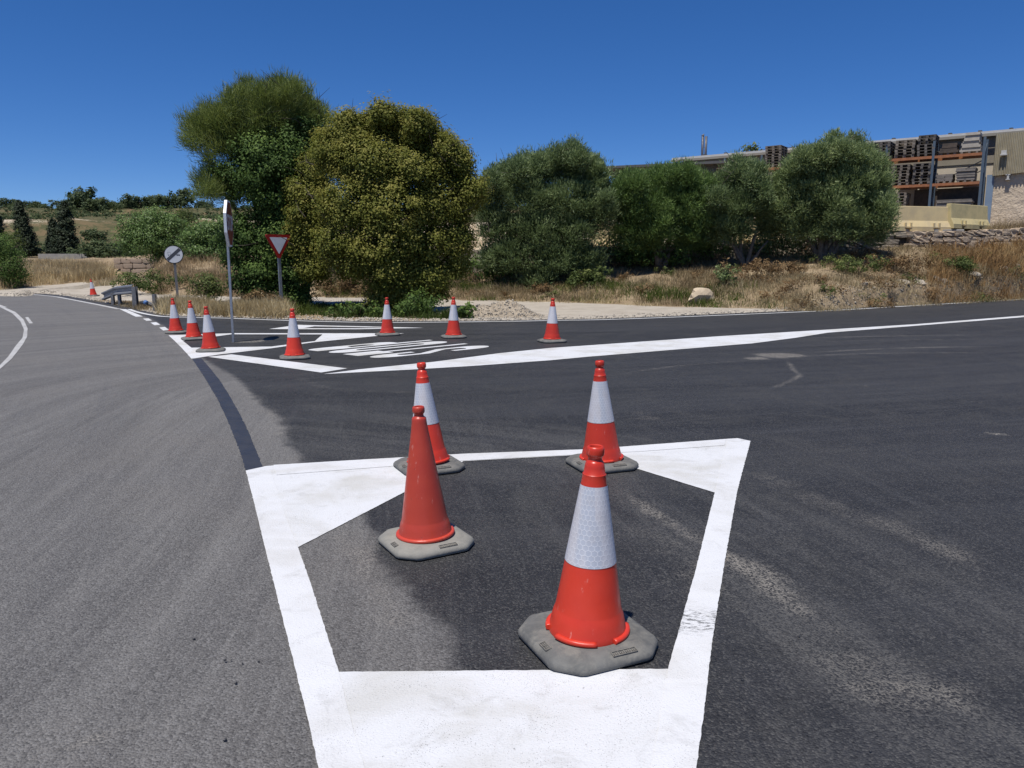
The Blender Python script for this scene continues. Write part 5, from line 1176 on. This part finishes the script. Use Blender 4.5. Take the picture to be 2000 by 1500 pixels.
small_shrub('low_shrub', 'dark low branches and leaves trailing under the flowering tree', 700, 610, 21.0, 1.5, .42, M['leaf_dark'], 1500, 102)
small_shrub('low_shrub', 'dark shrub at the foot of the flowering tree trunk', 790, 600, 21.2, 1.3, .7, M['leaf_dark'], 1700, 103)
small_shrub('bank_shrub', 'dark green bush at the wall foot behind the flowering tree', 940, 545, 32.4, 2.2, 1.0, M['leaf_dark'], 2400, 104, L=(.07, .15))
small_shrub('understory_bush', 'green bush filling the gap between the dense and flat-topped olives', 1196, 500, 32.3, 2.3, 2.3, M['leaf_olive2'], 6500, 106, L=(.07, .13))
small_shrub('understory_bush', 'green bush between the flat-topped and narrow olives', 1392, 500, 32.4, 1.8, 1.9, M['leaf_olive2'], 5200, 107, L=(.07, .13))
small_shrub('understory_bush', 'grey-green bush between the narrow and silvery olives', 1522, 490, 32.5, 2.0, 1.7, M['leaf_olive'], 5200, 108, L=(.07, .13))
small_shrub('bank_shrub', 'dark leafy bush in the shade below the flat-topped olive', 1260, 500, 32.2, 2.6, .9, M['leaf_dark'], 2400, 105, L=(.07, .15))

for nm_, mt_, lb_, n_, sd_ in (('dead_scrub', 'dryleaf', 'small brown dead bushes tangled over the bank', 90, 61), ('bank_scrub', 'leaf_bush', 'small olive-green bushes dotted over the bank', 20, 62)):
    lv = Leaves(sd_); rq = np.random.default_rng(sd_)
    for (x, y, z) in region(n_, cB, [d + .5 for d in fd(cB)], [d - .4 for d in wd_(cB)], sd_):
        w = rq.uniform(.25, .65); lv.lobe((x, y, z + w * .3), (w, w * .7, w * .5), 260, clump=w * .3, per=26, L=(.05, .12), up=.3)
    tag(link(nm_, lv.mesh(nm_, .35), M[mt_]), lb_, 'scrub', kind='stuff')
crumbs = np.array([(*G(440, 1294), .01), (*G(452, 1292), .006), (*G(474, 1299), .006), (*G(470, 1317), .005), (*G(461, 1337), .006), (*G(505, 1294), .004), (*G(440, 1448), .005), (*G(1700, 1470), .005), (*G(1560, 1245), .004), (*G(1450, 1330), .004), (*G(215, 1475), .006), (*G(380, 1250), .005)])
scatter_stones('asphalt_crumbs', crumbs, .003, .008, M['pipe'], 'black asphalt crumbs lying on the road')

# ------------------------------------------------------------------ stone walls
def stone_mesh(seed, rough=0.05):
    rg = np.random.default_rng(seed); V = []; n = 4
    pts = {}
    mb = MB(); V = []; Fs = []
    def add_face(ax, sg):
        o = len(V)
        for i in range(4):
            for j in range(4):
                u, v = -1 + 2 * i / 3, -1 + 2 * j / 3; p = [0, 0, 0]; p[ax] = sg; p[(ax + 1) % 3] = u; p[(ax + 2) % 3] = v
                key = tuple(round(q, 3) for q in p)
                if key not in pts:
                    q = np.array(p); ro = np.abs(q) > .99; k = ro.sum(); s = 1 - (0.035 if k == 2 else 0.09 if k == 3 else 0)
                    q = q * np.where(ro, s, 1) + rg.normal(0, rough, 3); pts[key] = len(V_all); V_all.append(tuple(q * .5))
                idx.append(pts[key])
    V_all = []; Fs = []
    for ax in range(3):
        for sg in (-1, 1):
            idx = []; add_face(ax, sg)
            for i in range(3):
                for j in range(3):
                    q = (idx[i * 4 + j], idx[(i + 1) * 4 + j], idx[(i + 1) * 4 + j + 1], idx[i * 4 + j + 1]); Fs.append(q if sg > 0 else q[::-1])
    return MB().add(V_all, Fs, False).mesh('stone')
STN = [stone_mesh(k, .05 + .012 * k) for k in range(8)]
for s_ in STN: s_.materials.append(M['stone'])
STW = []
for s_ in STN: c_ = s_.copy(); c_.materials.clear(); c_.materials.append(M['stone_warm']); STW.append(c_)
def stone_wall(name, label, line, zb, zt, course, slen, meshes, thick=.5, core=True, seed=1, capped=None):
    """line: ground polyline; zb/zt base and top heights along it"""
    t = empty(name, (0, 0, 0)); tag(t, label, 'wall'); rg = random.Random(seed); line = [np.array(p, float) for p in line]
    cum = [0]
    for a, b in zip(line, line[1:]): cum.append(cum[-1] + math.hypot(*(b - a)))
    def pos(s):
        i = max(0, min(len(line) - 2, int(np.searchsorted(cum, s) - 1))); f = (s - cum[i]) / (cum[i + 1] - cum[i]); d = (line[i + 1] - line[i]); return line[i] + d * f, math.atan2(d[1], d[0])
    Lt = cum[-1]; hmax = max(b - a for a, b in zip(zb, zt)); rows = max(1, round(hmax / course)); fz = lambda s, arr: float(np.interp(s, cum, arr))
    if core:
        mb = MB()
        for i in range(len(line) - 1):
            (ax, ay), (bx, by) = line[i], line[i + 1]; d = (line[i + 1] - line[i]) / (cum[i + 1] - cum[i]); nb_ = np.array([-d[1], d[0]]);  nb_ = nb_ if nb_[1] > 0 else -nb_
            a0, b0 = line[i] + nb_ * .10, line[i + 1] + nb_ * .10; a1, b1 = line[i] + nb_ * thick, line[i + 1] + nb_ * thick
            V = [(a0[0], a0[1], zb[i] - .3), (b0[0], b0[1], zb[i + 1] - .3), (b1[0], b1[1], zb[i + 1] - .3), (a1[0], a1[1], zb[i] - .3), (a0[0], a0[1], zt[i] - .08), (b0[0], b0[1], zt[i + 1] - .08), (b1[0], b1[1], zt[i + 1] - .08), (a1[0], a1[1], zt[i] - .08)]
            mb.add(V, [(0, 1, 5, 4), (2, 3, 7, 6), (4, 5, 6, 7), (1, 2, 6, 5), (3, 0, 4, 7)])
        mb.build('core', M['mortar'], t)
    for r in range(rows):
        s = -rg.uniform(0, slen * .5)
        while s < Lt:
            w = slen * rg.uniform(.55, 1.35); m = s + w / 2
            if 0 < m < Lt:
                (x, y), a = pos(m); H = (fz(m, zt) - fz(m, zb)) / rows; z = fz(m, zb) + H * (r + .5)
                o = link('stone', rg.choice(meshes), None, t); o.location = (x, y + .02, z + rg.uniform(-.02, .02)); o.rotation_euler = (rg.uniform(-.04, .04), rg.uniform(-.05, .05), a + rg.uniform(-.05, .05)); o.scale = (w * .97, .36 * rg.uniform(.85, 1.15), H * rg.uniform(.90, 1.02))
            s += w
    return t
WC = [600, 660, 900, 1050, 1150, 1300, 1450, 1600, 1745]
wy = [float(np.interp(c, tc, TD[:, 2])) for c in WC]; wl = [(cols_to_xy(c, y), y) for c, y in zip(WC, wy)]
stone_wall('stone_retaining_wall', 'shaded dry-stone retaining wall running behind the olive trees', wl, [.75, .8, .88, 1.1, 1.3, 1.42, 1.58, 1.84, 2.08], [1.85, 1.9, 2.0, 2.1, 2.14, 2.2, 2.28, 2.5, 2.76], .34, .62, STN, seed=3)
WC2 = [1745, 1800, 1870, 1940, 2010, 2080]
wy2 = [float(np.interp(c, tc, TD[:, 2])) for c in WC2]; wl2 = [(cols_to_xy(c, y) + .02, y) for c, y in zip(WC2, wy2)]
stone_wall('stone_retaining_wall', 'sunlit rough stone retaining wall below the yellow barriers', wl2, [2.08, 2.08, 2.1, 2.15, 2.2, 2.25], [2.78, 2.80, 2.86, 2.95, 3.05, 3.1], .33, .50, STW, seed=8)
STB = [stone_mesh(20 + k, .014) for k in range(4)]
for s_ in STB: s_.materials.append(M['stone_block'])
lw = [(at(232, 530, 48.0).x, 48.0), (at(320, 530, 46.5).x, 46.5), (at(420, 530, 44).x, 44.0)]
stone_wall('block_wall', 'pinkish limestone block wall beside the dry field at left', lw, [.45, .6, .9], [1.72, 1.75, 1.8], .36, 1.0, STB, seed=5)
# concrete coping under the barriers
cw = MB(); a_, b_ = Vector((cols_to_xy(1725, 33.75), 33.75, 0)), Vector((cols_to_xy(1850, 34.4), 34.4, 0)); dd_ = (b_ - a_); ang = math.atan2(dd_.y, dd_.x)
cw.box((0, 0, 0), (dd_.length, 1.3, 0.24)); o = cw.build('concrete_coping', M['concrete']); bevel(o, .03)
o.location = ((a_ + b_) / 2) + Vector((0, .5, 2.80)); o.rotation_euler = (0, 0, ang); tag(o, 'grey concrete ledge carrying the yellow barriers on the stone wall', 'ledge')
lw2 = MB(); lw2.box((0, 0, 0), (5.4, .2, .55)); o = lw2.build('low_wall', M['concrete']); vv = at(127, 500, 80); o.location = (vv.x, 80, vv.z - .05); tag(o, 'low pale concrete wall below the wide cypress', 'wall')

# ------------------------------------------------------------------ yellow barriers
def barrier_mesh(L, slots=True):
    pr = [(-.30, 0), (-.30, .16), (-.27, .20), (-.155, .38), (-.10, .90), (.10, .90), (.155, .38), (.27, .20), (.30, .16), (.30, 0)]
    mb = MB(); n = len(pr); xs_ = [-L / 2, -L * .24 - .12, -L * .24 + .12, L * .24 - .12, L * .24 + .12, L / 2]; V = []; Fs = []
    for x in xs_:
        for (y, z) in pr: V.append((x, y, z))
    for i in range(5):
        for k in range(n - 1):
            if i in (1, 3) and k in (0, n - 2): continue
            Fs.append((i * n + k, (i + 1) * n + k, (i + 1) * n + k + 1, i * n + k + 1))
    Fs += [tuple(range(n)), tuple(5 * n + k for k in range(n))[::-1]]
    mb.add(V, Fs)
    for i in (1, 3):       # slots with an arch above
        x0, x1 = xs_[i], xs_[i + 1]
        for sg in (-1, 1):
            y = .30 * sg; V = [(x0, y, .10), (x1, y, .10), (x1, y, .16), (x0, y, .16), (x0, y * .3, .10), (x1, y * .3, .10)]
            Fq = [(0, 1, 2, 3), (0, 4, 5, 1)]; mb.add(V, Fq if sg < 0 else [f[::-1] for f in Fq])
            mb.add([(x0, y, 0), (x0, y * .3, 0), (x0, y * .3, .10), (x0, y, .10)], [(0, 1, 2, 3)]); mb.add([(x1, y, 0), (x1, y * .3, 0), (x1, y * .3, .10), (x1, y, .10)], [(3, 2, 1, 0)])
            mb.add([(x0, y * .3, 0), (x1, y * .3, 0), (x1, y * .3, .1), (x0, y * .3, .1)], [(0, 1, 2, 3)])
            for xx in (x0 - .02, x1 + .02): mb.box((xx, y * 0.99, .21), (.10, .05, .20))
    return mb.mesh('barrier')
def barrier(px0, py0, Y0, px1, py1, Y1, mat, label, L=None):
    a, b = at(px0, py0, Y0), at(px1, py1, Y1); d = b - a; L = L or d.length
    o = link('concrete_barrier', barrier_mesh(L), mat); o.location = (a + b) / 2; o.rotation_euler = (0, 0, math.atan2(d.y, d.x)); o.scale = (1, 1, 1.18)
    bevel(o, .02); tag(o, label, 'barrier', 'yellow concrete barriers along the yard edge'); return o
barrier(1733, 454.5, 33.7, 1848, 449.5, 34.45, M['barrier'], 'pale yellow concrete barrier with two slots beside the silvery olive')
barrier(1849, 449.2, 34.3, 1921, 446.0, 35.9, M['barrier2'], 'olive-yellow concrete barrier turned end-on, rightmost on the wall')
barrier(1630, 464, 34.0, 1731, 457, 33.9, M['barrier'], 'yellow concrete barrier mostly hidden behind the silvery olive')
barrier(1428, 479, 34.6, 1530, 473, 34.4, M['barrier'], 'yellow concrete barrier glimpsed behind the narrow olive trunk')
barrier(1150, 487, 34.4, 1250, 486, 34.6, M['barrier'], 'yellow concrete barrier glimpsed between the dense and flat-topped olives')

# ------------------------------------------------------------------ warehouse, racks and pallets
U3 = Vector((-.804, .595, 0)).normalized(); N3 = Vector((-.595, -.804, 0)).normalized()
RO = Vector((at(1912, 400, 38).x, 38, 0))          # right-hand rack upright, front face
BM = Matrix(((U3.x, N3.x, 0, RO.x), (U3.y, N3.y, 0, RO.y), (0, 0, 1, 0), (0, 0, 0, 1)))   # local x = to the left, y = towards the road
def s_of(px, off=0.0):
    k = (px - 1000) / F * 0.9707; p = RO + N3 * off
    # (p.x + s ux) = k (p.y + s uy) with small pitch correction
    return (k * p.y - p.x) / (U3.x - k * U3.y)
YARD = 2.75
wh = empty('warehouse', (0, 0, 0)); wh.matrix_world = BM; tag(wh, 'long beige warehouse with pale roof edge behind the pallet racks', 'building')
S_L = s_of(1338, -1.7)
def wbox(name, x0, x1, y0, y1, z0, z1, mat, parent=wh):
    mb = MB(); mb.box(((x0 + x1) / 2, (y0 + y1) / 2, (z0 + z1) / 2), (abs(x1 - x0), abs(y1 - y0), z1 - z0)); return mb.build(name, mat, parent)
wbox('wall', -0.3, S_L, -2.0, -1.75, YARD - .5, 6.35, M['wall_cream'])
wbox('upper_wall', -0.3, S_L, -2.02, -1.70, 6.352, 7.72, M['wall_grey'])
wbox('wall', -16, -.31, -1.9, -1.2, YARD - .5, 5.9, M['wall_rough'])
wbox('side_wall', S_L + .0, S_L + .2, -12, -1.76, YARD - .5, 7.70, M['wall_grey'])
# roof: thin sloped sheet with a fascia
mb = MB(); mb.add([(-16, -1.45, 7.74), (S_L + .8, -1.45, 7.74), (S_L + .8, -14, 8.6), (-16, -14, 8.6), (-16, -1.45, 7.86), (S_L + .8, -1.45, 7.86), (S_L + .8, -14, 8.72), (-16, -14, 8.72)], [(0, 1, 2, 3)[::-1], (4, 5, 6, 7), (0, 1, 5, 4), (1, 2, 6, 5), (3, 0, 4, 7)])
roof = mb.build('roof', M['roof_sheet'], wh)
for k in range(40):
    xx = -10 + k * (S_L + 10) / 40; mb = MB(); mb.box((xx, -1.62, 7.90), (.16, .3, .05)); mb.build('roof_clip', M['roof_dark'], roof) if k % 2 == 0 else None
wbox('gutter', -16, S_L + .8, -1.44, -1.36, 7.60, 7.735, M['wall_grey'])
# corrugated panel at the right end
mb = MB(); n_ = 420; V = []; Fs = []
for k in range(n_ + 1):
    x = -0.35 - 15.0 * k / n_; y = -1.0 + (.05 if k % 4 in (1, 2) else 0); zb_ = 5.62 + 0.07 * (-x)
    V += [(x, y, zb_), (x, y, 7.62)]
for k in range(n_): Fs.append((2 * k, 2 * k + 2, 2 * k + 3, 2 * k + 1))
mb.add(V, Fs); cp = mb.build('corrugated_panel', M['corrugated'], wh); sm = cp.modifiers.new('t', 'SOLIDIFY'); sm.thickness = .02
for k, x in enumerate((-1.0, -3.0, -5.2)):
    mb = MB(); zt_ = 5.62 + .07 * -x; mb.box((x, -1.08, zt_ - .12), (.09, .2, .24)); mb.box((x, -1.08, zt_ - .02), (.2, .22, .04)); mb.box((x, -1.08, zt_ - .24), (.18, .22, .04)); mb.build('bracket', M['roof_sheet'], wh)
mb = MB(); mb.box((-.75, -.9, 6.72), (.22, .16, .18)); mb.box((-.75, -.85, 6.6), (.3, .22, .06)); mb.build('wall_lamp', M['roof_sheet'], wh)
wbox('blue_shutter', -.42, -0.12, -1.18, -1.12, YARD, 5.72, M['blue_sheet'])
# flue pipes
fl = empty('flue_pipes', at(1375, 303, 52)); tag(fl, 'pair of grey metal flue pipes standing above the roof', 'chimney')
for dx_ in (-.12, .10): MB().tube([(dx_, 0, -1.2), (dx_, 0, 1.18 + .1 * (dx_ < 0))], .085, 10).build('pipe', M['sign_grey'], fl)
MB().tube([(-.12, 0, 1.2), (-.05, 0, 1.34)], [.10, .02], 10).build('cowl', M['galv_dull'], fl); MB().box((0, 0, .5), (.3, .03, .03)).build('strap', M['galv_dull'], fl)
rl = empty('roof_frame', at(1517, 297, 50)); tag(rl, 'light metal railing frame on top of the roof', 'railing')
mb = MB()
for x in (-.9, -.35, .35, .9): mb.tube([(x, 0, -.6), (x, 0, .28 if abs(x) < .5 else .2)], .02, 5)
mb.tube([(-.95, 0, .12), (-.35, 0, .3), (.9, 0, .28)], .02, 5); mb.tube([(-.9, 0, .0), (.95, 0, .0)], .016, 5); mb.build('rails', M['blue_steel'], rl)
yt = tree('yellow_green_tree', 'yellow-green treetop peeking over the warehouse roof', (1465, 330), 66, [(1458, 292, 9, 6), (1474, 290, 8, 7), (1465, 300, 14, 9)], M['leaf_bush'], 160, [(1465, 295, 0, .05)], .2, seed=33, clump=.5, per=30, L=(.18, .32), ntw=0, base_z=2)
# dark canopy left of the warehouse
cn = empty('canopy', (0, 0, 0)); tag(cn, 'dark flat canopy roof on posts left of the warehouse', 'canopy')
A, B, C_, D_ = at(1172, 325, 46), at(1418, 313.5, 43.0), at(1428, 321, 47), at(1190, 334, 52)
A, B, C_, D_ = (Vector(v) for v in (A, B, C_, D_)); C_.z = B.z + .35; D_.z = A.z + .35
mb = MB(); th_ = Vector((0, 0, -.13)); mb.add([A, B, C_, D_, A + th_, B + th_, C_ + th_, D_ + th_], [(0, 1, 2, 3), (4, 5, 6, 7)[::-1], (0, 1, 5, 4)[::-1], (1, 2, 6, 5)[::-1], (2, 3, 7, 6)[::-1], (3, 0, 4, 7)[::-1]]); mb.build('roof', M['roof_dark'], cn)
mb = MB(); a2, b2 = A + Vector((.6, .9, -.14)), B + Vector((-.3, .9, -.14)); mb.add([a2, b2, b2 + Vector((0, 0, -.42)), a2 + Vector((.25, 0, -.42)), a2 + Vector((0, .15, 0)), b2 + Vector((0, .15, 0)), b2 + Vector((0, .15, -.42)), a2 + Vector((.25, .15, -.42))], [(0, 1, 2, 3), (4, 5, 6, 7)[::-1], (3, 2, 6, 7), (0, 3, 7, 4), (0, 1, 5, 4)]); mb.build('beam', M['roof_dark'], cn)
for px in (1186, 1290, 1395):
    v = at(px, 350, 46.4 - (px - 1186) / 244 * 3 + .4); mb = MB(); ztp = A.z - .1; mb.box((v.x, v.y, (ztp + YARD - .8) / 2), (.16, .16, ztp - YARD + .8)); mb.build('post', M['blue_steel'], cn)
# racks
s_ups = [0.0, s_of(1820)]; bay = s_ups[1]; s_ups = [bay * k for k in range(0, 9)]
Z_LOW, Z_TOP = 5.28, 6.62
rk = empty('pallet_rack', (0, 0, 0)); rk.matrix_world = BM; tag(rk, 'tall pallet racking with blue uprights and orange beams', 'rack')
for i, s in enumerate(s_ups):
    for y in (0, -1.05):
        mb = MB(); mb.box((s, y, (YARD + 7.25) / 2), (.11, .09, 7.25 - YARD + .3)); mb.build('upright', M['blue_steel'], rk)
    for k in range(4):
        mb = MB(); z0 = YARD + .3 + k * 1.1; mb.tube([(s, 0, z0), (s, -1.05, z0 + .9)], .02, 4); mb.build('brace', M['blue_steel'], rk)
for i in range(len(s_ups) - 1):
    for z in (Z_LOW, Z_TOP):
        for y in (0.03, -1.08):
            mb = MB(); mb.box(((s_ups[i] + s_ups[i + 1]) / 2, y, z), (bay - .12, .05, .13)); b_ = mb.build('beam', M['orange_steel'], rk)
mb = MB(); mb.tube([(.1, -1.1, 6.45), (bay - .1, -1.1, 5.45)], .025, 4); mb.tube([(.0, -1.12, 5.45 + .6), (bay * .45, -1.12, 5.45)], .02, 4); mb.build('diagonal_brace', M['galv_dull'], rk)
def pallet_mesh():
    mb = MB(); w, d = .84, 1.1
    for y in (-.5, -.25, 0, .25, .5): mb.box((0, y * .98, .133), (w, .13, .022))
    for x in (-.355, 0, .355):
        for y in (-.49, 0, .49): mb.box((x, y, .075), (.12, .13, .08))
        mb.box((x, 0, .119), (.12, d, .006)) ; mb.box((x, 0, .022), (.12, d, .024))
    return mb.mesh('pallet')
PA = pallet_mesh(); PA.materials.append(M['pallet']); PB_ = PA.copy(); PB_.materials.clear(); PB_.materials.append(M['pallet_dark'])
rgp = random.Random(9)
def stack(pxa, pxb, z, n, dark, where):
    s = (s_of(pxa) + s_of(pxb)) / 2; w = abs(s_of(pxa) - s_of(pxb))
    for k in range(n):
        o = link('pallet', PB_ if dark else PA, None); loc = BM @ Vector((s + rgp.uniform(-.02, .02), -.52 + rgp.uniform(-.04, .04), z + k * .146)); o.location = loc
        o.rotation_euler = (0, rgp.uniform(-.008, .008), math.atan2(U3.y, U3.x) + rgp.uniform(-.03, .03)); o.scale = (w / .86, 1, 1)
        tag(o, ('topmost' if k == n - 1 else ORD[n - 1 - k] + ' from top') + ' pallet of the stack ' + where, 'pallet', 'pallet stack ' + where)
zt_, zl_ = Z_TOP + .072, Z_LOW + .072
stack(1787, 1822, zt_, 7, True, 'on top beam by the middle upright')
stack(1744, 1783, zt_, 6, False, 'on top beam, right of the olive tip')
stack(1699, 1736, zt_, 6, True, 'on top beam behind the silvery olive')
stack(1492, 1524, zt_, 8, False, 'between two olives, upper one')
stack(1782, 1818, zl_, 7, True, 'on lower beam by the middle upright')
stack(1741, 1776, zl_, 7, False, 'on lower beam, right of the olive')
stack(1741, 1774, YARD + .05, 15, False, 'on the yard floor behind the barrier')
stack(1493, 1524, zl_ - .3, 5, False, 'between two olives, lower one')
def pile(name, label, px0, px1, z, layers, mat, part, seed, off=-.5, th=.09, cat='pile', taper=0.0, depth=.9):
    t = empty(name, (0, 0, 0)); t.matrix_world = BM; tag(t, label, cat); rg_ = random.Random(seed); s0, s1 = s_of(px0), s_of(px1); c = (s0 + s1) / 2; w = abs(s1 - s0)
    # bearer blocks
    for f in (-.35, 0, .35): MB().box((c + w * f, off, z + .045), (.1, depth, .085)).build('bearer', M['pallet'], t)
    zz = z + .09
    for k in range(layers):
        h = th * rg_.uniform(.7, 1.25); ww = w * (1 - taper * k / layers) * rg_.uniform(.88, 1.0)
        if rg_.random() < .4 and taper < .1:
            for q in (-1, 1): MB().box((c + q * ww * .255, off + rg_.uniform(-.04, .04), zz + h / 2), (ww * .48, depth, h * .95)).build(part, mat, t)
        else: MB().box((c + rg_.uniform(-.04, .04) - taper * .25 * w * k / layers, off + rg_.uniform(-.05, .05), zz + h / 2), (ww, depth, h * .95)).build(part, mat, t)
        zz += h
    return t
pile('slab_pile', 'tall pile of pale slabs on the top beam at the right end of the rack', 1868, 1910, zt_, 9, M['slab'], 'slab', 1, th=.105, taper=.35)
pile('timber_pile', 'jumble of dark timbers on the top beam beside the pale slabs', 1829, 1866, zt_, 4, M['timber'], 'timber', 2, th=.10, taper=.3)
pile('board_pile', 'neat pile of grey boards on the lower beam at the right', 1866, 1905, zl_, 7, M['board'], 'board', 3, th=.09)
pile('board_pile', 'low uneven pile of boards on the lower beam beside the blue upright', 1828, 1862, zl_, 4, M['board'], 'board', 4, th=.085)
pile('board_pile', 'wide dark pile of boards at the bottom of the rack', 1829, 1905, YARD + .62, 11, M['board'], 'board', 5, th=.095)
wbox('shade_panel', -.05, s_of(1780), -1.25, -1.2, YARD, Z_LOW - .1, M['timber'], rk)  # dark sheet added to stand for the shade at the rack bottom
